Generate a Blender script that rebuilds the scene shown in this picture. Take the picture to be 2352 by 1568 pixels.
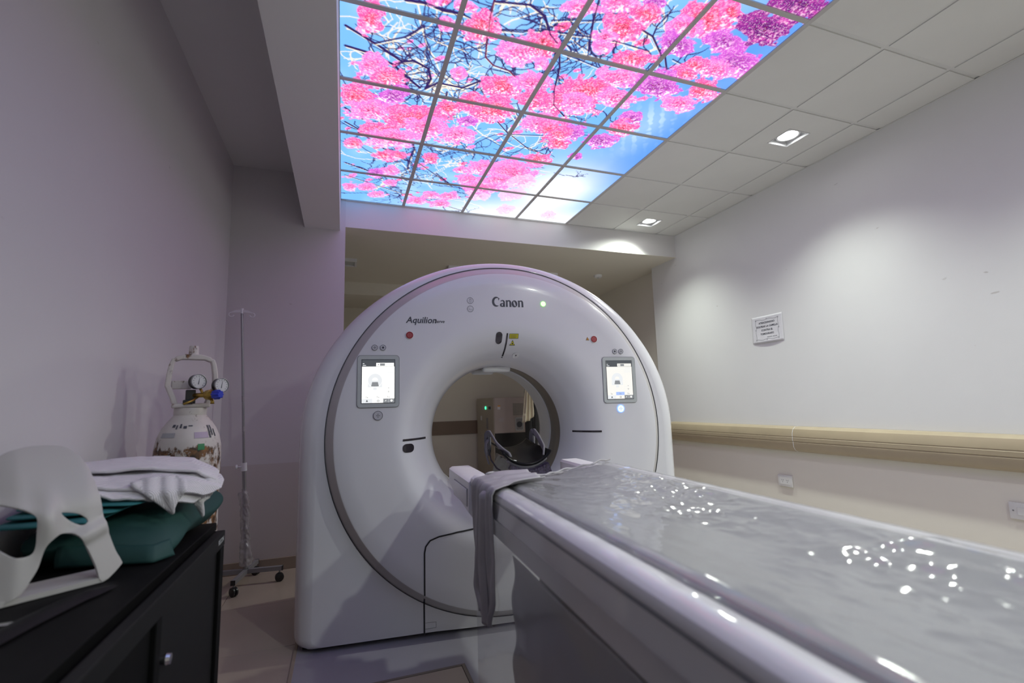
import bpy, bmesh, math, random
import numpy as np
from mathutils import Vector, Matrix
from mathutils.geometry import delaunay_2d_cdt

random.seed(7)
for o in list(bpy.data.objects):
    bpy.data.objects.remove(o, do_unlink=True)
SC = bpy.context.scene
COL = SC.collection
PI = math.pi

# ------------------------------------------------------------------ camera
CAM_H = 1.15
YAW, PITCH, ROLL, FPX = 0.342979, 0.130853, -0.0281385, 1091.38
cam_d = bpy.data.cameras.new('camera')
cam = bpy.data.objects.new('camera', cam_d)
COL.objects.link(cam)
cam_d.sensor_width = 36.0
cam_d.lens = 36.0 * FPX / 2352.0
cam_d.clip_start = 0.02
cam_d.clip_end = 60
fw = Vector((math.sin(YAW) * math.cos(PITCH), math.cos(YAW) * math.cos(PITCH), math.sin(PITCH)))
r0 = Vector((math.cos(YAW), -math.sin(YAW), 0))
u0v = r0.cross(fw)
rt = math.cos(ROLL) * r0 + math.sin(ROLL) * u0v
up = -math.sin(ROLL) * r0 + math.cos(ROLL) * u0v
cam.matrix_world = Matrix(((rt.x, up.x, -fw.x, 0), (rt.y, up.y, -fw.y, 0), (rt.z, up.z, -fw.z, CAM_H), (0, 0, 0, 1)))
cam_d.dof.use_dof = True
cam_d.dof.focus_distance = 2.9
cam_d.dof.aperture_fstop = 2.0
SC.camera = cam

# ------------------------------------------------------------------ world, exposure
wd = bpy.data.worlds.new('world')
SC.world = wd
wd.use_nodes = True
wd.node_tree.nodes['Background'].inputs[0].default_value = (0.6, 0.6, 0.62, 1)
wd.node_tree.nodes['Background'].inputs[1].default_value = 0.02
SC.view_settings.view_transform = 'Standard'
SC.view_settings.look = 'None'
SC.view_settings.gamma = 1
SC.view_settings.use_curve_mapping = False
SC.view_settings.exposure = 0.22
MURAL_STRENGTH = 1.15
LAMP_POWER = 150.0

# ------------------------------------------------------------------ room dimensions
CEIL = 2.883          # tile ceiling
ALC = 2.65            # lower ceiling of the bay behind the scanner
LCEIL = 3.07          # higher strip of ceiling on the left
XL, XR, XR2 = -0.84, 3.32, 3.43
YF, YB, YN = 4.03, 7.4, -2.2
T, X0 = 0.522, -0.055  # ceiling module

# ------------------------------------------------------------------ materials
def srgb(r, g, b):
    f = lambda c: (c / 255 / 12.92) if c <= 10 else ((c / 255 + 0.055) / 1.055) ** 2.4
    return (f(r), f(g), f(b), 1)

def mat(name, col, rough=0.5, metal=0.0, var=0.06, scale=6.0, bump=0.0, bscale=80.0, coat=0.0, spec=0.5, emit=None, estr=1.0):
    m = bpy.data.materials.new(name)
    m.use_nodes = True
    nt = m.node_tree
    b = nt.nodes['Principled BSDF']
    b.inputs['Roughness'].default_value = rough
    b.inputs['Metallic'].default_value = metal
    b.inputs['Coat Weight'].default_value = coat
    b.inputs['Coat Roughness'].default_value = 0.05
    b.inputs['Specular IOR Level'].default_value = spec
    tc = nt.nodes.new('ShaderNodeTexCoord')
    n = nt.nodes.new('ShaderNodeTexNoise')
    n.inputs['Scale'].default_value = scale
    n.inputs['Detail'].default_value = 4
    nt.links.new(tc.outputs['Object'], n.inputs['Vector'])
    rp = nt.nodes.new('ShaderNodeValToRGB')
    rp.color_ramp.elements[0].position = 0.3
    rp.color_ramp.elements[1].position = 0.7
    c = col[:3]
    rp.color_ramp.elements[0].color = (*[max(0, v * (1 - var)) for v in c], 1)
    rp.color_ramp.elements[1].color = (*[min(1, v * (1 + var)) for v in c], 1)
    nt.links.new(n.outputs['Fac'], rp.inputs['Fac'])
    nt.links.new(rp.outputs['Color'], b.inputs['Base Color'])
    if bump > 0:
        n2 = nt.nodes.new('ShaderNodeTexNoise')
        n2.inputs['Scale'].default_value = bscale
        n2.inputs['Detail'].default_value = 3
        nt.links.new(tc.outputs['Object'], n2.inputs['Vector'])
        bp = nt.nodes.new('ShaderNodeBump')
        bp.inputs['Strength'].default_value = bump
        bp.inputs['Distance'].default_value = 0.01
        nt.links.new(n2.outputs['Fac'], bp.inputs['Height'])
        nt.links.new(bp.outputs['Normal'], b.inputs['Normal'])
    if emit is not None:
        b.inputs['Emission Color'].default_value = emit
        b.inputs['Emission Strength'].default_value = estr
    return m

def wall_mat(name, upper, lower, zsplit):
    """two-tone paint: upper and lower coat of the wall, with small scuffs"""
    m = mat(name, upper, 0.55, var=0.02, scale=1.5, bump=0.04, bscale=250)
    nt = m.node_tree
    b = nt.nodes['Principled BSDF']
    src = b.inputs['Base Color'].links[0].from_socket
    geo = nt.nodes.new('ShaderNodeNewGeometry')
    sep = nt.nodes.new('ShaderNodeSeparateXYZ')
    nt.links.new(geo.outputs['Position'], sep.inputs[0])
    gt = nt.nodes.new('ShaderNodeMath'); gt.operation = 'LESS_THAN'
    gt.inputs[1].default_value = zsplit
    nt.links.new(sep.outputs['Z'], gt.inputs[0])
    mx = nt.nodes.new('ShaderNodeMixRGB')
    mx.inputs[2].default_value = lower
    nt.links.new(gt.outputs[0], mx.inputs[0])
    nt.links.new(src, mx.inputs[1])
    # scuffs
    n = nt.nodes.new('ShaderNodeTexNoise'); n.inputs['Scale'].default_value = 9; n.inputs['Detail'].default_value = 8
    mp = nt.nodes.new('ShaderNodeMapping'); mp.inputs['Scale'].default_value = (1, 1, 2.5)
    nt.links.new(geo.outputs['Position'], mp.inputs[0]); nt.links.new(mp.outputs[0], n.inputs['Vector'])
    rp = nt.nodes.new('ShaderNodeValToRGB')
    rp.color_ramp.elements[0].position = 0.735; rp.color_ramp.elements[0].color = (1, 1, 1, 1)
    rp.color_ramp.elements[1].position = 0.78; rp.color_ramp.elements[1].color = (0.75, 0.73, 0.7, 1)
    nt.links.new(n.outputs['Fac'], rp.inputs[0])
    mu = nt.nodes.new('ShaderNodeMixRGB'); mu.blend_type = 'MULTIPLY'; mu.inputs[0].default_value = 1
    nt.links.new(mx.outputs[0], mu.inputs[1]); nt.links.new(rp.outputs[0], mu.inputs[2])
    nt.links.new(mu.outputs[0], b.inputs['Base Color'])
    return m

def emis(name, col, s):
    m = bpy.data.materials.new(name)
    m.use_nodes = True
    nt = m.node_tree
    b = nt.nodes['Principled BSDF']
    b.inputs['Base Color'].default_value = (0.02, 0.02, 0.02, 1)
    b.inputs['Emission Color'].default_value = col
    b.inputs['Emission Strength'].default_value = s
    b.inputs['Roughness'].default_value = 0.3
    return m

def film(name, col, alpha, rough=0.1, spec=0.5, vary=0.0):
    """plastic film: part see-through, part grey, glossy on top"""
    m = mat(name, col, rough, var=0.03, scale=4, spec=spec)
    nt = m.node_tree
    b = nt.nodes['Principled BSDF']
    out = nt.nodes['Material Output']
    tr = nt.nodes.new('ShaderNodeBsdfTransparent')
    tr.inputs[0].default_value = (0.985, 0.985, 0.985, 1)
    gl = nt.nodes.new('ShaderNodeBsdfGlossy'); gl.inputs['Roughness'].default_value = rough
    mx1 = nt.nodes.new('ShaderNodeMixShader'); mx2 = nt.nodes.new('ShaderNodeMixShader')
    lw = nt.nodes.new('ShaderNodeLayerWeight')
    pw = nt.nodes.new('ShaderNodeMath'); pw.operation = 'POWER'; pw.inputs[1].default_value = 4.0
    ma = nt.nodes.new('ShaderNodeMath'); ma.operation = 'MULTIPLY_ADD'; ma.inputs[1].default_value = 0.8; ma.inputs[2].default_value = 0.045
    nt.links.new(lw.outputs['Facing'], pw.inputs[0]); nt.links.new(pw.outputs[0], ma.inputs[0])
    nt.links.new(ma.outputs[0], mx1.inputs[0])
    nt.links.new(tr.outputs[0], mx1.inputs[1]); nt.links.new(gl.outputs[0], mx1.inputs[2])
    mx2.inputs[0].default_value = alpha
    nt.links.new(mx1.outputs[0], mx2.inputs[1]); nt.links.new(b.outputs[0], mx2.inputs[2])
    nt.links.new(mx2.outputs[0], out.inputs['Surface'])
    return m

M = {}
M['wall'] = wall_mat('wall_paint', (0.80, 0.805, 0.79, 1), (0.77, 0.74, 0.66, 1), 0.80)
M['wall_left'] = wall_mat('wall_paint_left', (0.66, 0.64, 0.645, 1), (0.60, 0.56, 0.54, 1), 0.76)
M['wall_back'] = wall_mat('wall_paint_bay', (0.76, 0.725, 0.63, 1), (0.76, 0.725, 0.63, 1), 0.0)
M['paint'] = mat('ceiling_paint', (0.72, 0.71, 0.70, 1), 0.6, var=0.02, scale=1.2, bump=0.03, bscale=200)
M['tile'] = mat('ceiling_tile', (0.74, 0.745, 0.725, 1), 0.7, var=0.02, scale=3, bump=0.05, bscale=300)
M['tbar'] = mat('ceiling_grid', (0.70, 0.705, 0.69, 1), 0.5, var=0.02)
M['tbar_grey'] = mat('mural_grid', (0.55, 0.54, 0.53, 1), 0.5, var=0.02)
M['void'] = mat('ceiling_void', (0.05, 0.05, 0.05, 1), 0.9)
M['floor_tile'] = mat('floor_tile', (0.43, 0.36, 0.29, 1), 0.28, var=0.10, scale=2.2)
M['grout'] = mat('grout', (0.2, 0.17, 0.14, 1), 0.8)
M['vinyl'] = mat('grey_vinyl', (0.33, 0.32, 0.36, 1), 0.35, var=0.06, scale=3)
M['brown'] = mat('brown_strip', (0.23, 0.17, 0.125, 1), 0.55, var=0.04)
M['base'] = mat('skirting', (0.33, 0.27, 0.21, 1), 0.5, var=0.05)
M['rail'] = mat('handrail', (0.42, 0.35, 0.235, 1), 0.35, var=0.04)
M['rail_dark'] = mat('handrail_groove', (0.26, 0.21, 0.14, 1), 0.5)
M['white'] = mat('white_plastic', (0.78, 0.79, 0.80, 1), 0.4, var=0.02)
M['gantry'] = mat('gantry_cover', (0.74, 0.74, 0.775, 1), 0.22, var=0.012, scale=3, coat=0.25)
M['gantry_band'] = mat('gantry_band', (0.50, 0.48, 0.475, 1), 0.3, var=0.02)
M['window_ring'] = mat('scan_window', (0.22, 0.195, 0.165, 1), 0.25, var=0.05)
M['dark'] = mat('dark_gap', (0.015, 0.015, 0.017, 1), 0.5)
M['black'] = mat('black_plastic', (0.018, 0.018, 0.02, 1), 0.35)
M['blackgloss'] = mat('dark_window', (0.035, 0.03, 0.035, 1), 0.06)
M['ink'] = mat('grey_ink', (0.06, 0.065, 0.08, 1), 0.5)
M['ink_pale'] = mat('pale_ink', (0.28, 0.28, 0.30, 1), 0.5)
M['red'] = mat('red_button', (0.28, 0.02, 0.03, 1), 0.3)
M['redlite'] = mat('red_button_mark', (0.5, 0.12, 0.13, 1), 0.4)
M['bezel'] = mat('screen_bezel', (0.50, 0.535, 0.53, 1), 0.4, var=0.02)
M['btn'] = mat('grey_button', (0.52, 0.52, 0.56, 1), 0.35)
M['yellow'] = mat('yellow_sticker', (0.62, 0.56, 0.02, 1), 0.5)
M['orange'] = mat('orange_sticker', (0.75, 0.33, 0.02, 1), 0.5)
M['scr_white'] = emis('screen_white', srgb(255, 255, 250), 1.05)
M['scr_cream'] = emis('screen_cream', srgb(240, 238, 232), 0.95)
M['scr_dark'] = emis('screen_header', srgb(72, 76, 82), 0.9)
M['scr_grey'] = emis('screen_grey', srgb(135, 138, 142), 0.9)
M['scr_pale'] = emis('screen_pale', srgb(226, 229, 232), 0.95)
M['scr_icon'] = emis('screen_icon', srgb(90, 95, 100), 0.8)
M['scr_blue'] = emis('screen_blue', srgb(165, 190, 245), 0.95)
M['led_green'] = emis('green_light', srgb(215, 255, 190), 1.6)
M['led_green2'] = emis('green_ring', srgb(150, 235, 130), 1.0)
M['led_blue'] = emis('blue_light', srgb(110, 150, 255), 2.0)
M['led_blue_c'] = emis('blue_light_core', srgb(190, 215, 255), 1.6)
M['led_g'] = emis('cabinet_led', srgb(60, 255, 150), 2.5)
M['table'] = mat('couch_white', (0.82, 0.80, 0.82, 1), 0.35, var=0.03, scale=5)
M['table_grey'] = mat('couch_grey', (0.44, 0.43, 0.44, 1), 0.4, var=0.04)
M['table_base'] = mat('couch_base', (0.36, 0.355, 0.35, 1), 0.5, var=0.08, scale=4)
M['mattress'] = mat('mattress', (0.33, 0.33, 0.335, 1), 0.6, var=0.05)
M['film'] = film('cover_film', (0.50, 0.50, 0.50, 1), 0.30, 0.09)
M['skirt'] = film('skirt_film', (0.55, 0.55, 0.55, 1), 0.15, 0.12)
M['clear'] = film('clear_film', (0.60, 0.60, 0.61, 1), 0.07, 0.07)
M['drape'] = film('grey_drape', (0.34, 0.335, 0.33, 1), 0.80, 0.3)
M['strap'] = mat('grey_cloth', (0.37, 0.355, 0.37, 1), 0.45, var=0.08, scale=14, spec=0.6)
M['carbon'] = mat('carbon_black', (0.006, 0.006, 0.007, 1), 0.16, spec=0.12)
M['carbon_fleck'] = mat('carbon_fleck', (0.03, 0.025, 0.045, 1), 0.22, var=0.7, scale=90, coat=0.8)
M['foam'] = mat('grey_foam', (0.15, 0.146, 0.16, 1), 0.85, var=0.04)
M['cab_black'] = mat('black_laminate', (0.006, 0.006, 0.006, 1), 0.6, var=0.15, scale=20, spec=0.1)
M['cab_edge'] = mat('black_edge', (0.011, 0.011, 0.011, 1), 0.5, var=0.1, scale=20, spec=0.15)
M['chrome'] = mat('chrome', (0.7, 0.7, 0.72, 1), 0.2, 1.0)
M['steel'] = mat('grey_steel', (0.33, 0.33, 0.345, 1), 0.32, 0.7)
M['steel_leg'] = mat('grey_leg', (0.30, 0.30, 0.31, 1), 0.45, 0.3)
M['holder'] = mat('off_white_shell', (0.50, 0.485, 0.465, 1), 0.45, var=0.02)
M['green'] = mat('green_fabric', (0.010, 0.055, 0.050, 1), 0.7, var=0.12, scale=8, bump=0.05, bscale=300)
M['teal'] = mat('teal_fabric', (0.02, 0.17, 0.175, 1), 0.75, var=0.12, scale=10, bump=0.05, bscale=300)
M['cream_cloth'] = mat('cream_cloth', (0.62, 0.56, 0.42, 1), 0.8, var=0.08)
M['purple_cloth'] = mat('purple_cloth', (0.25, 0.18, 0.33, 1), 0.8)
M['ecab'] = mat('beige_metal', (0.47, 0.43, 0.36, 1), 0.5, var=0.04)
M['ecab2'] = mat('beige_metal_front', (0.50, 0.44, 0.40, 1), 0.5, var=0.04)
M['brass'] = mat('brass', (0.38, 0.25, 0.06, 1), 0.35, 0.9, var=0.2, scale=30)
M['blue'] = mat('blue_knob', (0.02, 0.04, 0.45, 1), 0.35)
M['dial'] = mat('gauge_face', (0.62, 0.62, 0.62, 1), 0.4)
M['paper'] = mat('paper', (0.78, 0.78, 0.80, 1), 0.35, var=0.03, scale=20)
M['bag'] = film('wrap_film', (0.55, 0.52, 0.53, 1), 0.45, 0.25)
M['outlet'] = mat('outlet_plastic', (0.72, 0.72, 0.71, 1), 0.35, var=0.01)

def waffle():
    m = mat('white_knit', (0.74, 0.72, 0.735, 1), 0.85, var=0.04, scale=12)
    nt = m.node_tree; b = nt.nodes['Principled BSDF']
    tc = nt.nodes.new('ShaderNodeTexCoord')
    w = nt.nodes.new('ShaderNodeTexWave'); w.inputs['Scale'].default_value = 75; w.inputs['Distortion'].default_value = 0.6
    w.bands_direction = 'Y'
    w2 = nt.nodes.new('ShaderNodeTexWave'); w2.inputs['Scale'].default_value = 75; w2.inputs['Distortion'].default_value = 0.6
    w2.bands_direction = 'Z'
    nt.links.new(tc.outputs['Object'], w.inputs[0]); nt.links.new(tc.outputs['Object'], w2.inputs[0])
    ad = nt.nodes.new('ShaderNodeMath'); ad.operation = 'ADD'
    nt.links.new(w.outputs['Fac'], ad.inputs[0]); nt.links.new(w2.outputs['Fac'], ad.inputs[1])
    bp = nt.nodes.new('ShaderNodeBump'); bp.inputs['Strength'].default_value = 0.45; bp.inputs['Distance'].default_value = 0.003
    nt.links.new(ad.outputs[0], bp.inputs['Height']); nt.links.new(bp.outputs[0], b.inputs['Normal'])
    return m
M['knit'] = waffle()

def rusty():
    """cream paint with rust patches below the shoulder"""
    m = mat('rusty_paint', (0.60, 0.56, 0.52, 1), 0.5, var=0.06, scale=12)
    nt = m.node_tree; b = nt.nodes['Principled BSDF']
    src = b.inputs['Base Color'].links[0].from_socket
    tc = nt.nodes.new('ShaderNodeTexCoord')
    sp = nt.nodes.new('ShaderNodeSeparateXYZ'); nt.links.new(tc.outputs['Object'], sp.inputs[0])
    n = nt.nodes.new('ShaderNodeTexNoise'); n.inputs['Scale'].default_value = 16; n.inputs['Detail'].default_value = 9; n.inputs['Roughness'].default_value = 0.7
    mp = nt.nodes.new('ShaderNodeMapping'); mp.inputs['Scale'].default_value = (1.2, 1.2, 0.7)
    nt.links.new(tc.outputs['Object'], mp.inputs[0]); nt.links.new(mp.outputs[0], n.inputs['Vector'])
    mr = nt.nodes.new('ShaderNodeMapRange')
    mr.inputs[1].default_value = 1.03; mr.inputs[2].default_value = 1.005; mr.inputs[3].default_value = -0.12; mr.inputs[4].default_value = 0.03
    nt.links.new(sp.outputs['Z'], mr.inputs[0])
    ad = nt.nodes.new('ShaderNodeMath'); ad.operation = 'ADD'
    nt.links.new(n.outputs['Fac'], ad.inputs[0]); nt.links.new(mr.outputs[0], ad.inputs[1])
    rp = nt.nodes.new('ShaderNodeValToRGB'); e = rp.color_ramp.elements
    e[0].position = 0.475; e[0].color = (0, 0, 0, 1); e[1].position = 0.54; e[1].color = (1, 1, 1, 1)
    nt.links.new(ad.outputs[0], rp.inputs[0])
    n2 = nt.nodes.new('ShaderNodeTexNoise'); n2.inputs['Scale'].default_value = 55; n2.inputs['Detail'].default_value = 4
    nt.links.new(tc.outputs['Object'], n2.inputs['Vector'])
    r2 = nt.nodes.new('ShaderNodeValToRGB')
    r2.color_ramp.elements[0].position = 0.35; r2.color_ramp.elements[0].color = (0.03, 0.018, 0.012, 1)
    r2.color_ramp.elements[1].position = 0.7; r2.color_ramp.elements[1].color = (0.27, 0.12, 0.035, 1)
    nt.links.new(n2.outputs['Fac'], r2.inputs[0])
    mx = nt.nodes.new('ShaderNodeMixRGB')
    nt.links.new(rp.outputs[0], mx.inputs[0]); nt.links.new(src, mx.inputs[1]); nt.links.new(r2.outputs[0], mx.inputs[2])
    nt.links.new(mx.outputs[0], b.inputs['Base Color'])
    return m
M['rusty'] = rusty()

# ------------------------------------------------------------------ mesh helpers
def link(name, me, m=None, parent=None, smooth=False):
    o = bpy.data.objects.new(name, me)
    COL.objects.link(o)
    if m is not None:
        me.materials.append(m if not isinstance(m, str) else M[m])
    if parent is not None:
        o.parent = parent
    if smooth:
        for p in me.polygons:
            p.use_smooth = True
    return o

def mesh(name, vs, fs, m=None, parent=None, smooth=False, fix=True):
    me = bpy.data.meshes.new(name)
    me.from_pydata([tuple(map(float, v)) for v in vs], [], fs)
    if fix:
        bm = bmesh.new(); bm.from_mesh(me)
        bmesh.ops.recalc_face_normals(bm, faces=bm.faces)
        bm.to_mesh(me); bm.free()
    me.update()
    return link(name, me, m, parent, smooth)

def tag(o, label, cat, group=None, kind=None):
    if label: o['label'] = label
    if cat: o['category'] = cat
    if group: o['group'] = group
    if kind: o['kind'] = kind
    return o

def struct(o):
    o['kind'] = 'structure'
    return o

def thing(name, label, cat, loc=(0, 0, 0), rz=0.0, group=None):
    o = bpy.data.objects.new(name, None)
    COL.objects.link(o)
    o.location = loc
    o.rotation_euler = (0, 0, rz)
    o.empty_display_size = 0.1
    return tag(o, label, cat, group)

class B:
    """bmesh collector"""
    def __init__(s): s.bm = bmesh.new()
    def box(s, x0, x1, y0, y1, z0, z1, bev=0.0, seg=2, rot=None, at=None):
        r = bmesh.ops.create_cube(s.bm, size=1.0)
        vs = r['verts']
        bmesh.ops.scale(s.bm, vec=(x1 - x0, y1 - y0, z1 - z0), verts=vs)
        if bev > 0:
            es = list({e for v in vs for e in v.link_edges})
            g = bmesh.ops.bevel(s.bm, geom=es, offset=bev, segments=seg, affect='EDGES', profile=0.5)
            vs = list({v for f in g['faces'] for v in f.verts} | {v for v in vs if v.is_valid})
        c = Vector(((x0 + x1) / 2, (y0 + y1) / 2, (z0 + z1) / 2))
        if rot is not None:
            bmesh.ops.transform(s.bm, matrix=rot, verts=vs)
        bmesh.ops.translate(s.bm, vec=c, verts=vs)
        return s
    def tube(s, pts, r, n=10, cap=True):
        pts = [Vector(p) for p in pts]
        rr = r if isinstance(r, (list, tuple)) else [r] * len(pts)
        rings = []
        prev = None
        for i, p in enumerate(pts):
            t = (pts[min(i + 1, len(pts) - 1)] - pts[max(i - 1, 0)]).normalized()
            if prev is None:
                a = Vector((0, 0, 1)) if abs(t.z) < 0.9 else Vector((1, 0, 0))
                nx = t.cross(a).normalized()
            else:
                nx = (prev - t * prev.dot(t)).normalized()
            prev = nx
            ny = t.cross(nx)
            rings.append([s.bm.verts.new(p + rr[i] * (math.cos(2 * PI * k / n) * nx + math.sin(2 * PI * k / n) * ny)) for k in range(n)])
        for a, b in zip(rings, rings[1:]):
            for k in range(n):
                s.bm.faces.new((a[k], a[(k + 1) % n], b[(k + 1) % n], b[k]))
        if cap:
            s.bm.faces.new(rings[0][::-1]); s.bm.faces.new(rings[-1])
        return s
    def lathe(s, prof, n=32, mtx=None, cap=True):
        rings = []
        for r, z in prof:
            ring = []
            for k in range(n):
                v = Vector((r * math.cos(2 * PI * k / n), r * math.sin(2 * PI * k / n), z))
                if mtx is not None: v = mtx @ v
                ring.append(s.bm.verts.new(v))
            rings.append(ring)
        for a, b in zip(rings, rings[1:]):
            for k in range(n):
                s.bm.faces.new((a[k], a[(k + 1) % n], b[(k + 1) % n], b[k]))
        if cap:
            s.bm.faces.new(rings[0][::-1]); s.bm.faces.new(rings[-1])
        return s
    def prism(s, pts, d0, d1, axis='y'):
        """closed 2D outline (a,b) swept from d0 to d1 along an axis"""
        def P(a, b, d):
            return {'y': (a, d, b), 'x': (d, a, b), 'z': (a, b, d)}[axis]
        lo = [s.bm.verts.new(P(a, b, d0)) for a, b in pts]
        hi = [s.bm.verts.new(P(a, b, d1)) for a, b in pts]
        n = len(pts)
        for i in range(n):
            s.bm.faces.new((lo[i], lo[(i + 1) % n], hi[(i + 1) % n], hi[i]))
        s.bm.faces.new(lo); s.bm.faces.new(hi[::-1])
        return s
    def obj(s, name, m=None, parent=None, smooth=False, auto=None):
        bmesh.ops.recalc_face_normals(s.bm, faces=s.bm.faces)
        me = bpy.data.meshes.new(name)
        s.bm.to_mesh(me); s.bm.free()
        o = link(name, me, m, parent, smooth)
        if smooth and auto is not None:
            me.set_sharp_from_angle(angle=math.radians(auto))
        return o

def box(name, x0, x1, y0, y1, z0, z1, m, parent=None, bev=0.0):
    return B().box(x0, x1, y0, y1, z0, z1, bev).obj(name, m, parent)

def grid(name, fn, nu, nv, m, parent=None, smooth=True, closed_u=False, thick=0.0):
    vs = [fn(i / (nu if closed_u else nu - 1), j / (nv - 1)) for j in range(nv) for i in range(nu)]
    fs = []
    for j in range(nv - 1):
        for i in range(nu if closed_u else nu - 1):
            a = j * nu + i; b = j * nu + (i + 1) % nu
            fs.append((a, b, b + nu, a + nu))
    o = mesh(name, vs, fs, m, parent, smooth)
    if thick:
        md = o.modifiers.new('thickness', 'SOLIDIFY'); md.thickness = thick; md.offset = 0
    return o

def inside(p, loops):
    c = False
    for L in loops:
        n = len(L)
        for i in range(n):
            x1, y1 = L[i]; x2, y2 = L[(i + 1) % n]
            if (y1 > p[1]) != (y2 > p[1]) and p[0] < (x2 - x1) * (p[1] - y1) / (y2 - y1) + x1:
                c = not c
    return c

def smooth_loop(L, k=4):
    """closed Catmull-Rom"""
    n = len(L); out = []
    for i in range(n):
        p0, p1, p2, p3 = (np.array(L[(i + d) % n], float) for d in (-1, 0, 1, 2))
        for s in range(k):
            t = s / k
            q = 0.5 * ((2 * p1) + (-p0 + p2) * t + (2 * p0 - 5 * p1 + 4 * p2 - p3) * t * t + (-p0 + 3 * p1 - 3 * p2 + p3) * t ** 3)
            out.append((float(q[0]), float(q[1])))
    return out

def fill(loops, step=None):
    """triangulate even-odd region, optional interior points"""
    pts, edges = [], []
    for L in loops:
        b = len(pts)
        pts += [Vector(p) for p in L]
        edges += [(b + i, b + (i + 1) % len(L)) for i in range(len(L))]
    if step:
        xs = [p.x for p in pts]; ys = [p.y for p in pts]
        bnd = list(pts)
        y = min(ys) + step / 2
        while y < max(ys):
            x = min(xs) + step / 2
            while x < max(xs):
                if inside((x, y), loops) and min((q.x - x) ** 2 + (q.y - y) ** 2 for q in bnd) > (step * 0.5) ** 2:
                    pts.append(Vector((x, y)))
                x += step
            y += step
    r = delaunay_2d_cdt(pts, edges, [], 0, 1e-7)
    vs = [(v.x, v.y) for v in r[0]]
    fs = []
    for f in r[2]:
        c = (sum(vs[i][0] for i in f) / len(f), sum(vs[i][1] for i in f) / len(f))
        if inside(c, loops): fs.append(tuple(f))
    return vs, fs

def text_mesh(body, size, shear=0.0, offset=0.0, align='CENTER', space=1.0):
    cu = bpy.data.curves.new('text', 'FONT')
    cu.body = body; cu.size = size; cu.shear = shear; cu.offset = offset
    cu.align_x = align; cu.align_y = 'CENTER'; cu.space_character = space
    cu.resolution_u = 3
    o = bpy.data.objects.new('text', cu)
    COL.objects.link(o)
    bpy.context.view_layer.update()
    me = bpy.data.meshes.new_from_object(o.evaluated_get(bpy.context.evaluated_depsgraph_get()))
    vs = [tuple(v.co) for v in me.vertices]; fs = [tuple(p.vertices) for p in me.polygons]
    bpy.data.objects.remove(o, do_unlink=True); bpy.data.curves.remove(cu); bpy.data.meshes.remove(me)
    return vs, fs

def rrect(w, h, r, n=4):
    out = []
    for cx, cy, a0 in ((w / 2 - r, h / 2 - r, 0), (-w / 2 + r, h / 2 - r, 90), (-w / 2 + r, -h / 2 + r, 180), (w / 2 - r, -h / 2 + r, 270)):
        for k in range(n + 1):
            a = math.radians(a0 + 90 * k / n)
            out.append((cx + r * math.cos(a), cy + r * math.sin(a)))
    return out

def circ(r, n=24, cx=0, cy=0, ry=None, rot=0.0):
    ry = r if ry is None else ry
    o = []
    for k in range(n):
        a = 2 * PI * k / n
        x, y = r * math.cos(a), ry * math.sin(a)
        o.append((cx + x * math.cos(rot) - y * math.sin(rot), cy + x * math.sin(rot) + y * math.cos(rot)))
    return o

rng = np.random.RandomState(5)
_tab = rng.rand(64, 64)
def vnoise(x, y):
    xi, yi = int(math.floor(x)), int(math.floor(y)); fx, fy = x - xi, y - yi
    fx = fx * fx * (3 - 2 * fx); fy = fy * fy * (3 - 2 * fy)
    g = lambda a, b: _tab[a % 64, b % 64]
    return (g(xi, yi) * (1 - fx) + g(xi + 1, yi) * fx) * (1 - fy) + (g(xi, yi + 1) * (1 - fx) + g(xi + 1, yi + 1) * fx) * fy
def fbm(x, y, o=3):
    s, a = 0, 0.5
    for k in range(o):
        s += a * vnoise(x, y); x = x * 2.03 + 11.3; y = y * 2.03 + 5.7; a *= 0.5
    return s

# ================================================================== STRUCTURE
fl = struct(box('floor', XL - .1, XR2 + .1, YN - .1, YB + .1, -0.12, -0.006, 'grout'))
FT = 0.61
tile_me = {}
ix0 = int(math.floor((XL + .66) / FT)); iy0 = int(math.floor((YN - 2.755) / FT))
for i in range(ix0, ix0 + 8):
    for j in range(iy0, iy0 + 17):
        x0 = max(XL, -.66 + i * FT + .0012); x1 = min(XR2, -.66 + (i + 1) * FT - .0012)
        y0 = max(YN, 2.755 + j * FT + .0012); y1 = min(YB, 2.755 + (j + 1) * FT - .0012)
        if x1 - x0 < .02 or y1 - y0 < .02: continue
        key = (round(x1 - x0, 3), round(y1 - y0, 3))
        if key not in tile_me:
            t = B().box(-(x1 - x0) / 2, (x1 - x0) / 2, -(y1 - y0) / 2, (y1 - y0) / 2, -.006, 0, .0008, 1).obj('tile', 'floor_tile', fl)
            tile_me[key] = t.data
        else:
            t = link('tile', tile_me[key], None, fl)
        t.location = ((x0 + x1) / 2, (y0 + y1) / 2, 0)

# grey vinyl laid under the scanner, with an edge strip and an opening in it
PX0, PX1, PY0, PY1 = -0.19, 2.75, 0.2, 3.75
HX0, HX1, HY0, HY1 = 0.02, 0.535, 1.70, 2.25
vs, fs = fill([[(PX0, PY0), (PX1, PY0), (PX1, PY1), (PX0, PY1)], [(HX0, HY0), (HX1, HY0), (HX1, HY1), (HX0, HY1)]])
n = len(vs)
V3 = [(x, y, 0.0008) for x, y in vs] + [(x, y, 0.006) for x, y in vs]
F3 = [tuple(i + n for i in f) for f in fs] + [tuple(f[::-1]) for f in fs]
for L in ([(PX0, PY0), (PX1, PY0), (PX1, PY1), (PX0, PY1)], [(HX0, HY0), (HX1, HY0), (HX1, HY1), (HX0, HY1)]):
    b0 = len(V3)
    V3 += [(x, y, .0008) for x, y in L] + [(x, y, .006) for x, y in L]
    F3 += [(b0 + i, b0 + (i + 1) % 4, b0 + 4 + (i + 1) % 4, b0 + 4 + i) for i in range(4)]
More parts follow.
